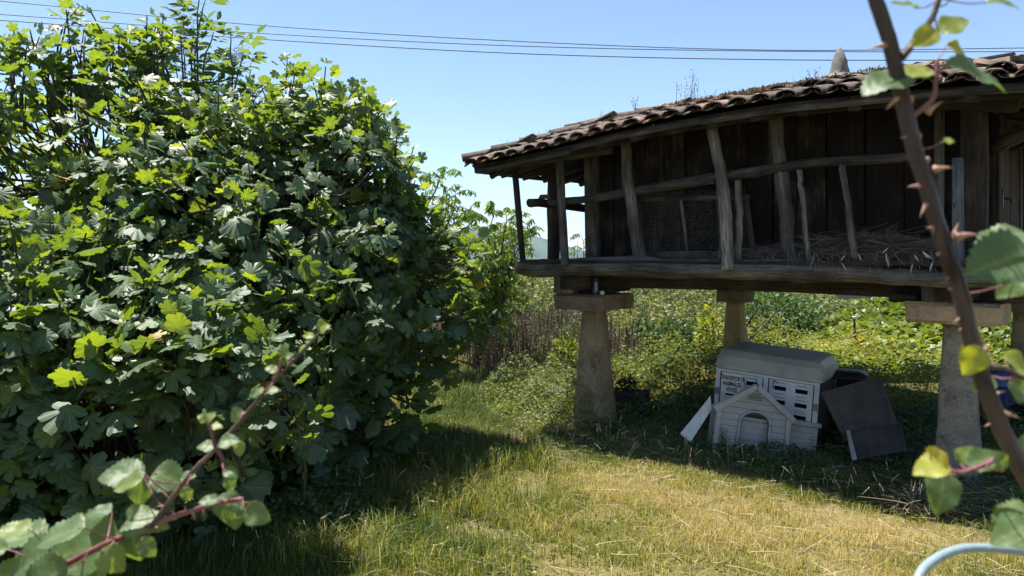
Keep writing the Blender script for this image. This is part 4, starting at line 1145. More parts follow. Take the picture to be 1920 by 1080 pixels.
# leggy shoots standing above the crown
for (px, py, Y) in ((130, 25, 7.2), (165, 50, 7.1), (120, 80, 7.0), (200, 95, 7.0), (290, 35, 7.4), (270, 80, 7.3), (255, 110, 7.3), (225, 60, 7.2), (60, 75, 6.8), (30, 80, 6.7), (305, 70, 7.4), (0, 70, 6.8), (560, 130, 7.0), (600, 145, 7.1), (660, 165, 7.2), (540, 150, 6.9), (715, 225, 7.3), (90, 120, 7), (150, 110, 7.1), (480, 170, 6.8), (880, 590, 7.1), (895, 600, 7.1), (840, 640, 6.9), (820, 660, 6.8), (750, 745, 6.4), (730, 790, 6.2), (700, 770, 6.1), (845, 560, 6.9), (870, 520, 7.0), (850, 480, 7.1), (880, 450, 7.2), (820, 430, 7.2), (800, 370, 7.3), (770, 320, 7.3), (790, 620, 6.6), (600, 800, 5.9), (660, 820, 6.0)):
    for k in range(3):
        tips.append(at(px + rf.normal() * 14, py + rf.normal() * 12, Y + (.55 if px > 500 else 0) + rf.normal() * .1)[None]); tdir.append(np.array([[rf.normal() * .3, rf.normal() * .3, 1]]))
def front_Y(px, py):
    for Y in np.arange(4.4, 8.5, .05):
        p = at(px, py, Y)
        if any((((p - c) / r) ** 2).sum() < .9 for c, r in FE): return Y
    return None
for (px, py) in ((190, 380), (90, 460), (370, 460), (530, 450), (640, 510), (170, 445), (50, 500), (300, 520), (560, 545), (190, 650), (100, 685), (250, 700), (300, 690), (550, 785), (590, 770), (640, 690), (700, 655), (760, 600), (480, 625), (440, 745), (20, 400), (330, 640), (680, 590), (730, 480), (600, 640), (30, 640), (400, 560), (240, 480), (690, 420), (120, 560), (480, 380), (600, 330), (300, 330), (720, 560), (20, 560), (420, 640), (520, 690)):
    Y = front_Y(px, py)
    if Y is None: continue
    for k in range(2):
        tips.append(at(px + rf.normal() * 12, py + rf.normal() * 10, max(Y - .32 - .1 * k, 4.5))[None]); tdir.append(np.array([[rf.normal() * .2, -.7, .9]]))
tips = np.concatenate(tips); tdir = nrm(np.concatenate(tdir))
ok = (tips[:, 2] > .22) & ~((tips[:, 0] > -1.0) & (tips[:, 2] < .45)) & (tips[:, 1] > 4.3)
# irregular holes in the outline
ok &= (N2(tips[:, 0] * 2.4, tips[:, 2] * 2.4) > -1.6)
tips = tips[ok]; tdir = tdir[ok]
# limbs
base_p = np.array([-2.6, 6.6, 0.0])
tr_g = Geo()
limb_nodes = []
for i, ((c, r)) in enumerate(FE):
    for k in range(4):
        b0 = base_p + np.array([rf.normal() * .25, rf.normal() * .2, -.05])
        tgt = c + np.clip(rf.normal(size=3), -1.2, 1.2) * r * .28
        midp = (b0 + tgt) / 2 + np.array([rf.normal() * .2, rf.normal() * .2, -.15 if tgt[2] > 1.2 else .2])
        pth = lerp_path([b0, midp, tgt], 14, .05, 400 + i * 5 + k)
        sweep(tr_g, pth, section_round(8, .05, i), np.linspace(.06, .014, 14), (.3, .2, 1), .04, i * 7 + k)
        limb_nodes.append(pth[3:-1])
limb_nodes = np.concatenate(limb_nodes)
obj('trunk', tr_g, MT['bark'], fig)
shoots = Geo()
for i, t_ in enumerate(tips):
    d2 = ((limb_nodes - t_) ** 2).sum(1) + np.where(limb_nodes[:, 2] > t_[2], .3, 0)
    nd = limb_nodes[np.argsort(d2)[rf.integers(0, 14)]]
    if np.linalg.norm(nd - t_) > 1.6: nd = t_ - tdir[i] * .9 - np.array([0, 0, .3])
    dn = np.linalg.norm(nd - t_)
    if dn > .75: nd = t_ + (nd - t_) * (.75 / dn)
    mp = nd * .45 + t_ * .55 - np.array([0, 0, .10]) + rf.normal(size=3) * .05
    sweep(shoots, lerp_path([nd, mp, t_], 6), section_round(4), np.linspace(.014, .006, 6), (.2, .1, 1), 0, i, cap=False)
o = obj('branches', shoots, MT['bark'], fig); o['kind'] = 'stuff'
# rosettes of leaves
LP, LD, LN, LS, LT = [], [], [], [], []
for i, t_ in enumerate(tips):
    k = rf.integers(6, 10)
    ph = rf.uniform(0, 6.28)
    ax = nrm(tdir[i] * .6 + np.array([0, 0, .8]) + rf.normal(size=3) * .22)
    s1_ = nrm(np.cross(ax, [.3, .9, .1])); s2_ = np.cross(ax, s1_)
    young = rf.uniform() < .30
    for j in range(k):
        an = ph + j * 2.4; f = j / (k - 1)                 # 0 top (young) .. 1 lowest
        out = s1_ * math.cos(an) + s2_ * math.sin(an)
        pos = t_ - ax * (.16 * f) + out * (.05 + .05 * f)
        elev_ = .95 - 1.35 * f + rf.normal() * .36
        d = nrm(out * math.cos(elev_) + ax * math.sin(elev_) + np.array([0, 0, -.12]))
        nn = nrm(ax * math.cos(elev_) - out * math.sin(elev_) + rf.normal(size=3) * .42)
        sz = rf.uniform(.07, .185) * (.68 + .42 * f) * np.interp(pos[2], [1.2, 2.6], [1.0, .74])
        pos = pos + d * sz * .42
        LP.append(pos); LD.append(d); LN.append(nn); LS.append(sz)
        tn = rf.uniform(.0, .45) + .22 * np.clip((pos[2] - 2.4) / 1.2, 0, 1) * (f < .6) + (.35 if (young and f < .4) else 0) + (.12 if f < .25 else 0)  # height term paints the backlit glow of the upper crown into leaf colour
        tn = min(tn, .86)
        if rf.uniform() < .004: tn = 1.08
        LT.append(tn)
LP, LD, LN, LS, LT = map(np.array, (LP, LD, LN, LS, LT))
ok = LP[:, 2] > .05
LP, LD, LN, LS, LT = LP[ok], LD[ok], LN[ok], LS[ok], LT[ok]
# the 300 that show largest: near, outermost towards the camera
pxs = 960 + LP[:, 0] / LP[:, 1] * FPX; pys = HOR - (LP[:, 2] - EYE) / LP[:, 1] * FPX
cell_ = (np.floor(pxs / 42) * 1000 + np.floor(pys / 42)).astype(int)
order = np.argsort(LP[:, 1] - LS * 2); seen = {}; hero = []
for i in order:
    if pxs[i] < 5 or pys[i] < 5 or pys[i] > 1075: continue
    if seen.get(cell_[i], 0) < 1:
        seen[cell_[i]] = 1; hero.append(i)
hero = sorted(hero, key=lambda i: -LS[i] / LP[i, 1])[:300]
hm = np.zeros(len(LP), bool); hm[hero] = True
var = [dict(depth=1.0, cup=.22, fold=.07, wave=.15), dict(depth=.8, cup=.45, fold=.09, wave=.2), dict(depth=.5, cup=.25, fold=.10, wave=.2), dict(depth=.9, cup=-.15, fold=.08, wave=.25), dict(depth=.2, cup=.5, fold=.08, wave=.15)]
fol = Geo()
pick = rf.integers(0, 5, len(LP))
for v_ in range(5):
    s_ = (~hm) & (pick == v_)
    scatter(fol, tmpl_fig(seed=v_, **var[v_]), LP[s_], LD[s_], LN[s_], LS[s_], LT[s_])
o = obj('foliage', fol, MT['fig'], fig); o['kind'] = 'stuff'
hmesh = {}
for v_ in range(5):
    for tb in range(4):
        Vt, Tt, vet = tmpl_fig(seed=v_, mid=True, **var[v_])
        g = Geo().add(Vt, tris=Tt, tint=np.full(len(Vt), (.08, .22, .42, .68)[tb]), vein=vet)
        me = g.mesh('leaf'); me.materials.append(MT['fig']); hmesh[v_, tb] = me
Lf = LOC[fig]
FR = frames(LD, LN)
for i in hero:
    tb = int(np.clip(LT[i] / .22, 0, 3))
    me = hmesh[pick[i], tb]
    o = bpy.data.objects.new('leaf', me); COL.objects.link(o); o.parent = fig
    m = np.eye(4); m[:3, :3] = FR[i] * LS[i]; m[:3, 3] = LP[i] - Lf
    o.matrix_local = Matrix(m.tolist())

# ------------------------------------------------------------------ elder shoot above the fig
el = thing('elder_shrub', (-3.2, 7.9, 0), 'slender elder shrub with berry umbels poking above the fig tree', 'shrub')
eg = Geo(); es = Geo(); eb = Geo()
def pinnate(p, d, L):
    d = nrm(d); s_ = nrm(np.cross(d, [0, 0, 1.0])); up = np.cross(s_, d)
    stems(eg, [p], [p + d * L], .006, [.3], np.array([[0, 0, -L * .15]]), 2)
    pos = []; dr_ = []
    for t in (.45, .72):
        for sg_ in (-1, 1): pos.append(p + d * L * t); dr_.append(d * .6 + s_ * sg_)
    pos.append(p + d * L); dr_.append(d)
    m = len(pos)
    scatter(eg, tmpl_lance(.36, .2), pos, dr_, np.tile(up, (m, 1)) + rf.normal(size=(m, 3)) * .3, L * rf.uniform(.5, .75, m), rf.uniform(0, .8, m))
for (px, py, Y, px0, py0) in ((385, 0, 8.0, 370, 200), (375, -20, 8.0, 375, 190), (362, 40, 8.1, 360, 220), (400, 60, 8.0, 380, 210), (432, 62, 7.9, 425, 230), (345, 85, 8.0, 350, 230), (455, 100, 7.8, 430, 240), (330, 130, 8.0, 345, 260), (415, 130, 7.9, 400, 260), (470, 130, 7.8, 440, 260), (320, 160, 7.9, 340, 280), (440, 170, 7.8, 425, 290), (300, 120, 8, 330, 260), (395, 150, 7.9, 395, 280), (370, 150, 7.9, 370, 280)):
    a_, b_ = at(px0, py0, Y), at(px, py, Y)
    pth = lerp_path([np.array([-3.2 + rf.normal() * .2, 7.9, .3]), a_ * [1, 1, 1], b_], 12, .04, int(px))
    sweep(es, pth, section_round(5), np.linspace(.02, .005, 12))
    for t in np.linspace(.55, 1, 12):
        p = pth[int(t * 11)] + rf.normal(size=3) * .02
        if rf.uniform() < .8:
            pinnate(p, rand_dirs(1, .0, .8, rf)[0], rf.uniform(.17, .27))
obj('stems', es, MT['bark'], el); obj('foliage', eg, MT['elder'], el)['kind'] = 'stuff'
for (px, py) in ((455, 98), (440, 105), (340, 75), (362, 98), (430, 112), (330, 100)):
    c_ = at(px, py, 7.75); ub = Geo(); n = 70
    P = c_ + rf.normal(size=(n, 3)) * np.array([.05, .05, .022]); P[:, 2] += .02
    stems(ub, np.tile(c_ - [0, 0, .09], (n, 1)), P, .002, .5, n=1)
    for p in P: lathe(ub, p, [(.001, -.004), (.005, 0), (.001, .004)], 5, 0)
    obj('umbel', ub, MT['berry'], el)

# ------------------------------------------------------------------ peach tree and saplings behind
def peach(name, base_, targets, label, dens, lsz, seed, mat='peach'):
    rp = np.random.default_rng(seed)
    t_ = thing(name, base_, label, 'tree')
    tg = Geo(); lg = Geo()
    for i, tp in enumerate(targets):
        mid_ = (np.array(base_) + tp) / 2 + rp.normal(size=3) * .12 + np.array([0, 0, .2])
        pth = lerp_path([base_, mid_, tp], 12, .05, seed + i)
        sweep(tg, pth, section_round(6), np.linspace(.028, .007, 12))
        for k in range(dens):
            s0 = pth[rp.integers(4, 12)]
            d = rand_dirs(1, -.1, .9, rp)[0]; Ls_ = rp.uniform(.3, .6)
            sp = lerp_path([s0, s0 + d * Ls_ * .6, s0 + d * Ls_ + np.array([0, 0, -.15])], 6)
            sweep(tg, sp, section_round(3), np.linspace(.007, .003, 6), cap=False)
            nl = 34
            q_ = rp.uniform(.15, 1, nl) * 5; ix = np.clip(q_.astype(int), 0, 4); fr = (q_ - ix)[:, None]
            P = sp[ix] * (1 - fr) + sp[ix + 1] * fr
            dl = rand_dirs(nl, -1.0, .1, rp); dl[:, 2] -= .4
            scatter(lg, tmpl_lance(.21, .30), P, dl, rand_dirs(nl, 0, 1, rp), rp.uniform(.7, 1.2, nl) * lsz, rp.uniform(0, 1, nl))
    obj('trunk', tg, MT['bark'], t_); obj('crown', lg, MT[mat], t_)['kind'] = 'stuff'
    return t_
T1 = [at(x, y, 12 + (i % 3) * .4) for i, (x, y) in enumerate(((925, 405), (950, 400), (970, 425), (990, 430), (920, 450), (945, 470), (965, 490), (925, 510), (950, 535), (905, 540), (940, 425), (955, 450), (930, 480), (915, 560)))]
peach('peach_tree', (-.62, 12.3, 0), T1, 'slender peach tree with drooping narrow leaves beside the granary gallery', 14, .115, 51)
T2 = [at(x, y, 11.2 + (i % 3) * .3) for i, (x, y) in enumerate(((825, 335), (838, 360), (815, 390), (850, 395), (880, 395), (895, 410), (860, 430), (885, 450), (830, 440), (800, 350), (810, 450), (870, 410), (845, 470)))]
peach('peach_tree', (-2.1, 11.5, 0), T2, 'peach tree with drooping narrow leaves directly behind the fig tree', 13, .115, 52)
T3 = [at(x, y, 24 + i % 2) for i, (x, y) in enumerate(((1090, 440), (1083, 452), (1098, 455), (1078, 462), (1103, 445)))]
peach('young_sapling', (2.3, 24.5, 0), T3, 'far thin sapling seen through the gallery between its posts', 3, .16, 53)

# ------------------------------------------------------------------ undergrowth
def mound(name, label, region, zfun, n, size, mat, tmpl, tint=(0, 1), core=True, cat='undergrowth', tn_noise=.35, zlo=-.3):
    g = Geo(); x0, x1, y0, y1 = region
    X = RNG.uniform(x0, x1, n); Y = y0 + (y1 - y0) * RNG.uniform(0, 1, n) ** 1.25
    h = zfun(X, Y); keep = h > .05
    X, Y, h = X[keep], Y[keep], h[keep]; m = len(X)
    Z = zground(X, Y) + h * (1 - np.abs(RNG.normal(0, .16, m))) + .02
    P = np.c_[X, Y, Z]
    tn = np.clip(RNG.uniform(tint[0], tint[1], m) * (1 - tn_noise) + tn_noise * (.5 + .8 * N3(X * .9, Y * .9 + 2 * Z)), 0, 1.05)
    D = rand_dirs(m, zlo, .6); Nn = rand_dirs(m, .15, 1)
    scatter(g, tmpl, P, D, Nn, size * RNG.uniform(.6, 1.3, m), tn)
    # stems under the leaves
    k = m // 6; s_ = RNG.choice(m, k, replace=False)
    b_ = P[s_].copy(); b_[:, 2] = zground(b_[:, 0], b_[:, 1]) - .02; b_[:, :2] += RNG.normal(size=(k, 2)) * .05
    stems(g, b_, P[s_], size * .10, RNG.uniform(0, .6, k))
    o = top(name, g, MT[mat], label, cat, kind='stuff')
    return o
# bramble thicket in the distance
def z_thicket(X, Y):
    px = 960 + X / Y * FPX
    ridge = np.interp(px, [-400, 300, 860, 960, 1040, 1150, 1300, 1420, 1560, 1640, 2400], [1.5, 1.5, 1.30, 1.55, 1.40, 1.30, 1.30, 1.15, .9, .3, .2])
    return ridge * np.clip((Y - 16.0) / 3.2, .0, 1) ** .8 * (1 + .16 * N1(X * 1.3, Y * 1.3) + .08 * N2(X * 4, Y * 4))
mound('bramble_thicket', 'wide pale green bramble thicket closing the garden behind the granary', (-10, 9.5, 16, 24), z_thicket, 52000, .10, 'thicket', tmpl_diamond(.6, .2))
def z_thick2(X, Y): return np.clip(.25 + 1.5 * np.clip((Y - 26) / 10, 0, 1), 0, 1.6) * (1 + .25 * N1(X * .5, Y * .5))
mound('far_thicket', 'far scrub beyond the bramble thicket', (-16, 14, 24, 42), z_thick2, 16000, .22, 'thicket', tmpl_diamond(.6, .2))
# dead stalks
ds = Geo(); n = 7000
X = RNG.uniform(-2.2, 3.0, n); Y = RNG.uniform(11.4, 17.2, n); px = 960 + X / Y * FPX
ok = (px > 800) & (px < 1215 - 110 * RNG.uniform(size=n) ** 2 + 40 * N1(X * 2, Y * 2)) & (N1(X * 1.1, Y) > -.35 + .3 * RNG.normal(size=n)); X, Y = X[ok], Y[ok]; n = len(X)
P = np.c_[X, Y, zground(X, Y)]; hh = RNG.uniform(.25, .85, n) * (1 + .35 * N2(X * 1.7, Y * 1.7))
stems(ds, P, P + np.c_[RNG.normal(size=n) * .06, RNG.normal(size=n) * .06, hh], .014, RNG.uniform(0, 1, n), None, 2, .6)
for k in range(5):
    t = RNG.uniform(.4, 1, n)[:, None]; Q_ = P + np.c_[np.zeros(n), np.zeros(n), hh] * t
    scatter(ds, tmpl_diamond(.5, .2), Q_, rand_dirs(n, -.3, 1), rand_dirs(n), RNG.uniform(.02, .05, n), RNG.uniform(0, 1, n))
top('dead_stalks', ds, MT['stalk'], 'patch of grey brown dead stalks between the fig tree and pillar', 'dead stalks', kind='stuff')
# sunlit weeds behind the granary
def z_weeds(X, Y):
    px = 960 + X / Y * FPX
    h = np.interp(px, [700, 820, 900, 980, 1040, 1120, 1200, 1330, 1500, 1620, 1800], [.0, .0, .03, .16, .30, .40, .44, .46, .44, .36, .3])
    h = h * (1 + .7 * N1(X * 2.5, Y * 2.5) + .4 * N2(X * 7, Y * 7))
    bb = (X - P1[0]) * Vv[0] + (Y - P1[1]) * Vv[1]
    return np.where((bb < .2) & (px > 1100), 0, h) * np.clip((Y - 8.2) / 1.2, .0, 1)
mound('weeds', 'sunlit yellow green weeds filling the ground behind the pillars', (-1.2, 7.5, 8.2, 17), z_weeds, 60000, .052, 'weed', tmpl_diamond(.5, .2), (0, .85))
def z_cover(X, Y):
    px = 960 + X / Y * FPX
    return np.where((px > 1490) & (Y > 11.5), np.interp(px, [1490, 1560, 1700, 2000], [.15, .50, .62, .62]) * np.clip((Y - 11.2) / 2, .2, 1.1) * (1 + .32 * N1(X * 2, Y * 2) + .15 * N2(X * 5, Y * 5)), 0)
mound('creepers', 'bright green squash creepers carpeting the slope below the concrete wall', (4.0, 13.5, 11.2, 21.5), z_cover, 26000, .115, 'cover', tmpl_round(.2), (0, .72), zlo=-.2)
# leafy bushes
def bush(name, c, r, n, size, mat, label, tmpl, seed, tint=(0, 1), cat='shrub'):
    rb = np.random.default_rng(seed)
    t_ = thing(name, (c[0], c[1], 0), label, cat)
    d = nrm(rb.normal(size=(n, 3))); rad = rb.uniform(.35, 1, (n, 1)) ** .5
    P = np.array(c) + d * r * rad * (1 + .22 * np.sin(d[:, :1] * 5 + seed) * np.cos(d[:, 2:] * 4 + seed))
    ok = P[:, 2] > .02; P = P[ok]; d = d[ok]; m = len(P)
    g = Geo(); scatter(g, tmpl, P, nrm(d + rand_dirs(m, -.3, .8, rb)), rand_dirs(m, .1, 1, rb), size * rb.uniform(.6, 1.3, m), rb.uniform(tint[0], tint[1], m))
    s_ = Geo()
    for k in range(9):
        b0 = np.array([c[0], c[1], -.02]) + rb.normal(size=3) * [.05, .05, 0]
        sweep(s_, lerp_path([b0, (b0 + P[k]) / 2 + rb.normal(size=3) * .05, P[k]], 6), section_round(5), np.linspace(.014, .004, 6))
    obj('stems', s_, MT['bark'], t_); obj('foliage', g, MT[mat], t_)['kind'] = 'stuff'
bush('laurel_shrub', at(1062, 678, 10.8), np.array([.24, .24, .36]), 520, .085, 'weed', 'small upright leafy shrub beside the left pillar', tmpl_diamond(.45, .2), 61, (.1, .75))
bush('bean_plant', at(1210, 640, 13.6), np.array([.34, .4, .42]), 800, .09, 'nettle', 'dark green bean plant at the foot of the dark stake', tmpl_diamond(.6, .2), 62, (0, 1))
bush('bean_plant', at(1268, 637, 13.4), np.array([.36, .4, .40]), 800, .09, 'nettle', 'dark green bean plant under the blue grey stake', tmpl_diamond(.6, .2), 63, (0, .8))
bush('bean_plant', at(1305, 640, 14), np.array([.3, .4, .36]), 600, .09, 'nettle', 'dark green bean plant beside the bright leafy shrub', tmpl_diamond(.6, .2), 64, (0, .7))
bush('young_walnut', at(1335, 630, 12.6), np.array([.24, .25, .40]), 420, .12, 'cover', 'bright yellow green leafy shoot beside the rear pillar', tmpl_lance(.4, .2), 65, (.5, .97))
bush('hazel_bush', at(1455, 605, 16.0), np.array([1.05, .8, .72]), 3200, .10, 'nettle', 'round scrubby bush behind the rear pillar', tmpl_diamond(.6, .2), 66, (0, .8))
# nettles and weeds in the granary's shade
def z_shade(X, Y):
    d = P1 - 0; aa_ = (X - P1[0]) * U[0] + (Y - P1[1]) * U[1]; bb = (X - P1[0]) * Vv[0] + (Y - P1[1]) * Vv[1]
    ins = (bb > -.85) & (bb < 3.2) & (aa_ > -.1) & (aa_ < 6.0)
    h = np.where((bb < .35) & (np.abs(960 + X / Y * FPX - 1425) < 130), .045, np.where(bb < .1, .09, .15)) + .07 * N1(X * 3, Y * 3) + .06 * N2(X * 8, Y * 8)
    return np.where(ins, np.clip(h, .03, .4), 0)
mound('shade_weeds', 'low dark green nettles and weeds in the shade of the granary', (.8, 6.6, 4.6, 11.5), z_shade, 46000, .045, 'nettle', tmpl_diamond(.5, .2))
nt = Geo()
def nettle(p, h, lsz):
    stems(nt, [p], [p + np.array([RNG.normal() * .03, RNG.normal() * .03, h])], .008, [.3], n=3)
    k = int(h / .028)
    for i in range(k):
        t = (i + 1) / k; a = (i % 2) * 1.57 + RNG.normal() * .3
        for s_ in (0, math.pi):
            d = np.array([math.cos(a + s_), math.sin(a + s_), -.25])
            scatter(nt, tmpl_diamond(.5, .25), [p + np.array([0, 0, h * t])], [d], [[0, 0, 1.0]], lsz * (1.15 - .7 * t), [RNG.uniform(.2, 1)])
for (px, py, h) in ((1343, 850, .42), (1352, 856, .38), (1330, 856, .3), (1366, 862, .25), (1380, 866, .2), (1393, 862, .26), (1400, 868, .22), (1456, 872, .34), (1448, 870, .22), (1466, 874, .25), (1507, 878, .30), (1512, 880, .24), (1498, 874, .2), (1320, 850, .22), (1300, 845, .25), (1280, 850, .2), (1425, 878, .2), (1530, 884, .2), (1265, 846, .2)):
    for k in range(3):
        p = ground_at(px + RNG.normal() * 7, py + RNG.normal() * 4); nettle(p, h * RNG.uniform(.55, .95), .06)
top('nettles', nt, MT['nettle'], 'upright nettles growing in front of the dog house', 'nettles', kind='stuff')
# pale bushy weeds to the left of the left pillar
def z_lp(X, Y):
    px = 960 + X / Y * FPX; 
    c = np.exp(-((X - .55) / .38) ** 2 - ((Y - 9.0) / .75) ** 2) * .42 + np.exp(-((X - .15) / .5) ** 2 - ((Y - 10.3) / .7) ** 2) * .40 + np.exp(-((X - .75) / .3) ** 2 - ((Y - 8.5) / .3) ** 2) * .22
    return 1.25 * c * (1 + .45 * N2(X * 6, Y * 6))
mound('pillar_weeds', 'grey green weeds crowding the foot of the left pillar', (-.9, 1.3, 8.0, 11.6), z_lp, 12000, .042, 'thicket', tmpl_diamond(.5, .2), (.1, 1))

# ------------------------------------------------------------------ meadow grass
def shade_ab(X, Y):
    return (X - P1[0]) * U[0] + (Y - P1[1]) * U[1], (X - P1[0]) * Vv[0] + (Y - P1[1]) * Vv[1]
gr = Geo()
def grass(n, x0, x1, y0, y1, hmul=1.0, wid=.0035, power=1.0):
    Y = y0 + (y1 - y0) * RNG.uniform(0, 1, n) ** power
    X = RNG.uniform(x0, x1, n)
    px = 960 + X / Y * FPX
    ok = (px > -60) & (px < 1980); X, Y, px = X[ok], Y[ok], px[ok]
    # greenness: near the fig and in patches; dry in the open
    figd = np.clip((X + .55 + (6.2 - Y) * .35) / 1.6, 0, 1)      # 0 by the fig, 1 open
    sh_a, sh_b = shade_ab(X, Y)
    edge = np.exp(-((sh_b + 1.05) / .22) ** 2) * (sh_a > 0)
    dry = .07 + .47 * figd + .26 * N1(X * 1.6, Y * 1.6) + .20 * N2(X * 5, Y * 5) - .26 * edge
    dry = dry - .10 * np.exp(-((X - .2) / .7) ** 2 - ((Y - 7.0) / .7) ** 2)
    dry = np.where((sh_b > -.9) & (sh_a > .2), dry - .3, dry)
    tn = np.clip(dry + RNG.normal(size=len(X)) * .21, 0, 1.02)
    h = (.045 + .05 * RNG.uniform(0, 1, len(X)) ** 2 + .075 * (1 - figd) * (X < .6) + .035 * edge + .02 * N3(X * 3, Y * 3)) * hmul
    P = np.c_[X, Y, zground(X, Y) - .004]
    keep = RNG.uniform(size=len(X)) < np.clip(.72 + .9 * N2(X * 7 + 5, Y * 7) + .3 * N1(X * 2.5, Y * 2.5 + 4), .10, 1); P, h, tn, X = P[keep], h[keep], tn[keep], X[keep]
    blades(gr, P, np.clip(h, .02, .3), RNG.uniform(.1, 1.0, len(X)), wid * RNG.uniform(.6, 1.4, len(X)), tn)
grass(165000, -3.2, 4.2, 4.2, 6.6, 1.0, .0036)
grass(105000, -3.0, 5.5, 6.4, 9.5, 1.0, .005)
grass(40000, -3.0, 3.5, 9.2, 13.5, 1.5, .008)
grass(9000, -2.2, .4, 4.4, 7.2, 2.0, .006)     # longer green tufts by the fig
tag(top('grass', gr, MT['grass'], 'short meadow grass, straw yellow in the open and green by the fig', 'grass', kind='stuff'))
# straws lying about and seeding stems
st = Geo(); n = 2600
Y = RNG.uniform(4.3, 8.2, n); X = RNG.uniform(-1.6, 4.0, n); P = np.c_[X, Y, zground(X, Y) + RNG.uniform(.02, .07, n)]
dd = rand_dirs(n, -.05, .3); stems(st, P, P + dd * RNG.uniform(.06, .28, n)[:, None], .0032, RNG.uniform(.4, 1, n), rand_dirs(n, -.6, .3) * .05, 3, .5)
def seed_stem(p, h, lean, nod=.0):
    e_ = p + np.array([lean[0], lean[1], h])
    stems(st, [p], [e_], .0024, [RNG.uniform(.5, .95)], np.array([[lean[0] * .7, lean[1] * .7, -abs(lean[0]) * .7 - nod]]), 5, .6)
    tipp = e_ + np.array([lean[0] * .7, lean[1] * .7, -abs(lean[0]) * .7 - nod])
    dv = nrm(np.array([lean[0] * 2.2, lean[1], h - 2 * abs(lean[0])]))
    k = 9
    scatter(st, tmpl_lance(.35, .1), tipp - dv * np.linspace(0, .07, k)[:, None] * 1, np.tile(dv, (k, 1)) + RNG.normal(size=(k, 3)) * .2, rand_dirs(k), .020, RNG.uniform(.5, 1, k))
for i in range(150):      # along the edge of the granary's shadow
    a_ = RNG.uniform(.0, 5.2); b_ = -.86 + RNG.normal() * .16; p = bw(a_, b_, 0); p[2] = 0
    seed_stem(p, RNG.uniform(.10, .34), (RNG.normal() * .05, RNG.normal() * .04), RNG.uniform(0, .02))
for i in range(90):       # by the fig and foreground
    p = ground_at(RNG.uniform(380, 760), RNG.uniform(900, 1079)); seed_stem(p, RNG.uniform(.12, .34), (RNG.normal() * .10, RNG.normal() * .06), RNG.uniform(0, .05))
for i in range(70):
    p = ground_at(RNG.uniform(760, 1900), RNG.uniform(900, 1079)); seed_stem(p, RNG.uniform(.06, .16), (RNG.normal() * .08, RNG.normal() * .05), .01)
for i in range(120):
    p = ground_at(RNG.uniform(720, 1100), RNG.uniform(700, 900)); seed_stem(p, RNG.uniform(.10, .28), (RNG.normal() * .06, RNG.normal() * .05), .01)
top('dry_stems', st, MT['straw'], 'dry seeding grass stems and straws scattered over the meadow', 'dry grass', kind='stuff')
# small low weeds in the lawn
lw = Geo(); n = 10000
Y = RNG.uniform(4.3, 8.5, n); X = RNG.uniform(-1.8, 4.2, n)
ok = N2(X * 2.2 + 3, Y * 2.2) > .18; X, Y = X[ok], Y[ok]; n = len(X)
scatter(lw, tmpl_diamond(.55, .15), np.c_[X, Y, zground(X, Y) + RNG.uniform(.01, .05, n)], rand_dirs(n, -.1, .5), rand_dirs(n, .4, 1), RNG.uniform(.015, .05, n), RNG.uniform(.1, .9, n))
top('lawn_weeds', lw, MT['weed'], 'small clover like weeds between the grass blades', 'weeds', kind='stuff')
# rank growth in the gloom beneath the fig
def z_fig(X, Y): return .20 * np.clip((-.9 - X) / .5, 0, 1) * (1 + .4 * N1(X * 3, Y * 3)) * np.clip((Y - 4.9) / .3, 0, 1)
mound('fig_undergrowth', 'dark ivy and rank weeds beneath the fig tree', (-4.6, -.9, 4.9, 7.6), z_fig, 15000, .05, 'nettle', tmpl_diamond(.5, .2))
# fallen bean straw in the granary's shadow by the near pillar
fb = Geo(); n = 500
P = np.array([ground_at(x, y) for x, y in zip(RNG.uniform(1690, 1920, n), RNG.uniform(915, 985, n))]); P[:, 2] = RNG.uniform(.01, .16, n)
stems(fb, P, P + rand_dirs(n, -.2, .5) * RNG.uniform(.1, .3, n)[:, None], .004, RNG.uniform(0, .6, n), rand_dirs(n, -.6, .1) * .10, 4, .7)
top('brush_heap', fb, MT['straw'], 'low heap of dry twigs in the shade beside the near pillar', 'brush', kind='stuff')

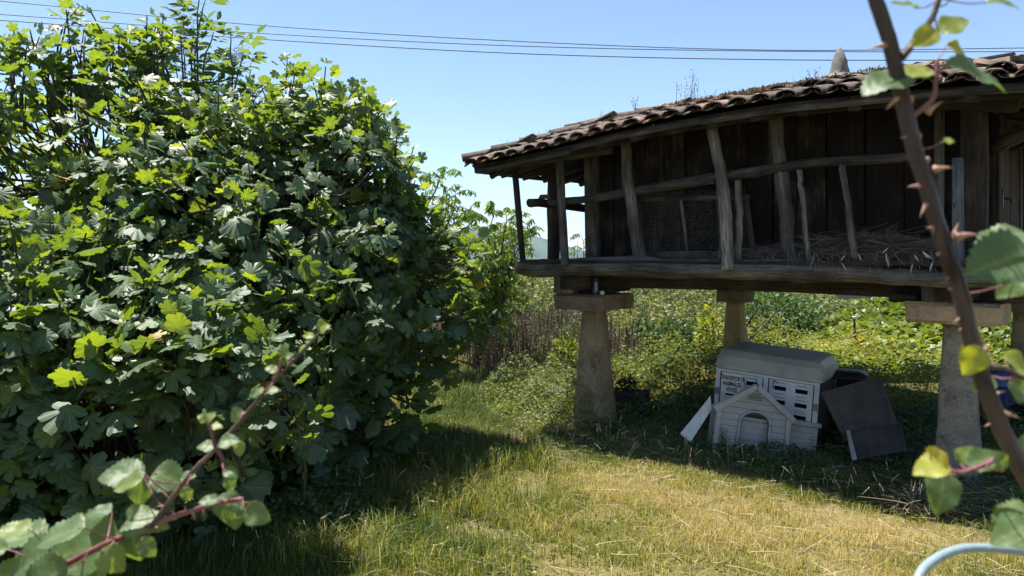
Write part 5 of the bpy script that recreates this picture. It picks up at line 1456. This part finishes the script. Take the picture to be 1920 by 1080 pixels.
# ------------------------------------------------------------------ brambles close to the lens
BT = [tmpl_bramble(1), tmpl_bramble(2, .35, .32), tmpl_bramble(3, .10, .40, .055, .85), tmpl_bramble(4, .5, .25, .055, 1.1)]
def bramble(name, label, Y, canes, thorns, leaves, cat='bramble', tmul=1.0):
    b0 = at(*canes[0][1][0], Y)
    t_ = thing(name, b0, label, cat); CP = []
    for mat, pts, r0, r1 in canes:
        P = [at(p[0], p[1], Y * (p[2] if len(p) > 2 else 1)) for p in pts]
        CP.append(lerp_path(P, 12 * len(P)))
        obj('cane', log(P, r0 / FPX * Y, r1 / FPX * Y, 5 * len(P), 10, .0015, .03, int(pts[0][0])), MT[mat], t_)
    for (x, y, ang, L) in thorns:
        p = at(x, y, Y); d = np.array([math.cos(R(ang)), -.15, math.sin(R(ang))]); L = L / FPX * Y
        g = Geo(); sweep(g, lerp_path([p, p + d * L * .5, p + d * L + np.array([0, 0, -L * .12])], 5), section_round(7), np.array([.26, .15, .09, .05, .008]) * L * 1.0, (0, 1, .2)); obj('thorn', g, MT['thorn'], t_)
    for i, (x, y, ang, L, tilt, face, tint) in enumerate(leaves):
        # ang: direction on the picture, tilt: lean towards the camera, face: 0 seen edge on .. 1 facing the camera
        dY = Y * (1 + .05 * math.sin(i * 2.3))
        p = at(x, y, dY); d = nrm(np.array([math.cos(R(ang)), -math.sin(R(tilt)), math.sin(R(ang))]))
        up = np.array([0, 0, 1.0]); n_ = nrm(up * (1 - face) + np.array([.1 * math.sin(i), -1, .25]) * face)
        if abs(np.dot(d, n_)) > .9: n_ = nrm(n_ + np.array([.3, -.6, .1]))
        g = Geo(); scatter(g, BT[i % 4], [p], [d], [n_], L / FPX * dY * .92, tint * tmul); lf = obj('leaf', g, MT['bramble'], t_)
        cp = np.concatenate(CP); nd = cp[((cp - p) ** 2).sum(1).argmin()]
        if .004 < np.linalg.norm(nd - p) < .09:
            g = Geo(); sweep(g, lerp_path([nd, (nd + p) / 2 - [0, 0, .003], p, p + d * L / FPX * dY * .15], 6), section_round(5), np.linspace(1.6, .9, 6) / FPX * dY); obj('leaf_stalk', g, MT['cane_red'], lf)
bramble('bramble_cane', 'thick thorny bramble cane arching down in front of the granary', .70,
        [('cane_purple', [(1625, -60), (1645, 10), (1668, 80), (1690, 175), (1712, 270), (1740, 360), (1765, 450), (1795, 530), (1815, 610), (1838, 700), (1868, 780), (1905, 860), (1960, 960)], 13, 16.5),
         ('cane_purple', [(1690, 110), (1712, 80), (1740, 50), (1758, 15), (1770, -30)], 8, 4),
         ('cane_red', [(1895, 850), (1862, 862), (1835, 875), (1800, 885), (1775, 882)], 6, 3.5),
         ('cane_red', [(1705, 225), (1745, 190), (1755, 150), (1757, 110)], 5, 3),
         ('cane_purple', [(1845, 690), (1870, 690), (1900, 700), (1940, 720)], 5, 4)],
        [(1660, 85, 190, 34), (1690, 180, 215, 40), (1708, 188, 178, 34), (1738, 210, 40, 36), (1722, 258, 175, 38), (1752, 318, 12, 34), (1735, 350, 175, 36), (1744, 372, 235, 40), (1748, 395, 268, 40), (1768, 432, 165, 36), (1790, 445, 12, 46), (1785, 478, 172, 34), (1795, 505, 215, 30), (1803, 540, 178, 28), (1812, 590, 205, 30), (1816, 610, 200, 24), (1850, 655, 200, 26), (1862, 742, 30, 26), (1880, 775, -10, 30), (1868, 792, 190, 26), (1790, 440, 80, 26), (1740, 300, 190, 26)],
        [(1700, 140, 195, 105, 15, .45, .15), (1760, 60, 30, 60, 20, .7, .8), (1755, 55, 215, 65, 10, .8, .92), (1775, 85, -20, 55, 10, .6, .85), (1745, 130, 190, 70, 10, .5, .75), (1770, 125, -8, 130, 10, .45, .25), (1720, 15, 170, 60, 10, .4, .4), (1850, 5, 10, 70, 10, .5, .5), (1780, 0, 160, 90, 10, .4, .5),
         (1925, 440, 182, 110, 10, .30, .25), (1930, 470, 196, 160, 15, .75, .05), (1918, 520, 205, 60, 15, .6, .5), (1845, 640, 215, 66, 15, .95, .80), (1838, 650, 240, 64, 10, .8, .85), (1880, 665, -35, 70, 10, .6, .78), (1890, 720, -20, 60, 10, .9, .30), (1770, 265, 10, 22, 5, .6, .7), (1860, 705, 215, 46, 10, .7, .45),
         (1775, 880, 135, 70, 15, .55, .93), (1780, 872, 160, 62, 10, .4, .90), (1772, 885, 250, 85, 25, .75, .18), (1770, 876, 175, 66, 15, .35, .82), (1815, 872, 25, 66, 15, .65, .30), (1800, 868, 60, 40, 10, .6, .62), (1885, 880, 120, 45, 10, .7, .35), (1915, 870, 80, 60, 10, .6, .2), (1945, 965, 185, 105, 10, .35, .45), (1935, 985, 190, 80, 10, .5, .35)])
bramble('bramble_cane', 'reddish bramble shoot with young tip leaning over the meadow in front of the fig', .95,
        [('cane_red', [(120, 1060), (200, 1020), (280, 988), (340, 965), (400, 945), (455, 935)], 6.5, 4), ('cane_purple', [(285, 985), (320, 935), (365, 880), (405, 840), (450, 790), (500, 730), (555, 670), (600, 622), (615, 608)], 5.5, 2.2), ('cane_red', [(405, 840), (395, 815), (388, 790)], 4, 2.5), ('cane_red', [(408, 836), (416, 862), (420, 890)], 4, 2.5), ('cane_red', [(515, 712), (525, 690), (530, 668)], 3, 2)],
        [(330, 972, 110, 22), (360, 955, 290, 20), (350, 962, 100, 18), (380, 950, 280, 18), (375, 870, 20, 16), (430, 812, 200, 16), (385, 862, 190, 14), (480, 755, 25, 14), (460, 775, 200, 14), (540, 685, 30, 12), (520, 705, 195, 12), (310, 950, 170, 16)],
        [(272, 890, 172, 88, 15, .45, .25), (268, 893, 262, 60, 15, .9, .15), (270, 895, 200, 66, 5, .4, .97), (285, 888, 355, 70, 10, .55, .22), (340, 895, 15, 30, 10, .5, .9), (345, 915, 300, 28, 10, .5, .7),
         (405, 935, 335, 75, 15, .55, .25), (440, 945, 270, 50, 20, .9, .2), (460, 955, 340, 55, 10, .8, .3), (470, 940, 300, 35, 10, .6, .88), (410, 938, 180, 40, 10, .4, .3),
         (230, 985, 20, 85, 10, .35, .35), (225, 1005, 195, 165, 10, .65, .28), (160, 990, 185, 100, 10, .30, .45), (90, 1005, 180, 110, 8, .30, .60), (250, 1000, 280, 60, 10, .8, .2), (265, 1010, 310, 45, 10, .85, .3), (225, 1015, 250, 60, 10, .6, .75), (60, 995, 175, 70, 8, .3, .9), (110, 1040, 190, 120, 10, .6, .35), (80, 1050, 210, 90, 15, .7, .4), (130, 1065, 200, 110, 15, .7, .3), (60, 1075, 180, 90, 10, .6, .45), (170, 1050, 300, 50, 15, .6, .6), (240, 975, 60, 40, 8, .5, .5), (210, 960, 170, 50, 8, .3, .3), (15, 1030, 180, 60, 8, .5, .85), (190, 1030, 320, 60, 10, .7, .8),
         (405, 838, 170, 38, 8, .4, .6), (410, 832, 20, 42, 8, .5, .4), (450, 825, 270, 34, 8, .8, .85), (455, 770, 210, 34, 8, .8, .45), (420, 880, 340, 32, 8, .4, .55), (425, 895, 300, 30, 8, .5, .3), (500, 735, 10, 30, 8, .4, .75), (495, 732, 190, 28, 8, .4, .7), (520, 695, 160, 26, 8, .5, .75), (530, 668, 80, 26, 8, .7, .9), (535, 672, 30, 22, 8, .5, .95), (575, 650, 200, 22, 8, .4, .95), (600, 622, 40, 24, 8, .5, 1.0), (605, 618, 100, 22, 8, .5, 1.0), (590, 632, 170, 24, 8, .5, 1.0), (388, 790, 60, 22, 8, .6, 1.0), (388, 790, 140, 22, 8, .6, 1.0), (395, 800, 10, 24, 8, .4, 1.0)], tmul=.72)
# bent tube in the near corner
g = Geo(); sweep(g, lerp_path([at(x, y, Y) for x, y, Y in ((1700, 1180, .80), (1722, 1085, .82), (1752, 1050, .84), (1800, 1030, .86), (1860, 1028, .87), (1930, 1036, .88), (2050, 1062, .90))], 40), section_round(14), .0052)
top('garden_hose', g, MT['hose'], 'pale blue grey tube bent in an arc over the dry grass', 'hose')

# ------------------------------------------------------------------ haze
hz = Geo(); boxgeo(-5200, 5200, -200, 5200, -60, 260, hz)
ho = tag(obj('haze', hz, None), 'thin summer haze over the valley', 'haze', kind='stuff')
m = M('haze'); pv = m.node('ShaderNodeVolumePrincipled', {'Color': (.42, .64, 1.0, 1), 'Density': .00012, 'Anisotropy': .2}); m.l.new(pv.outputs[0], m.out.inputs['Volume'])
ho.data.materials.append(m.m)
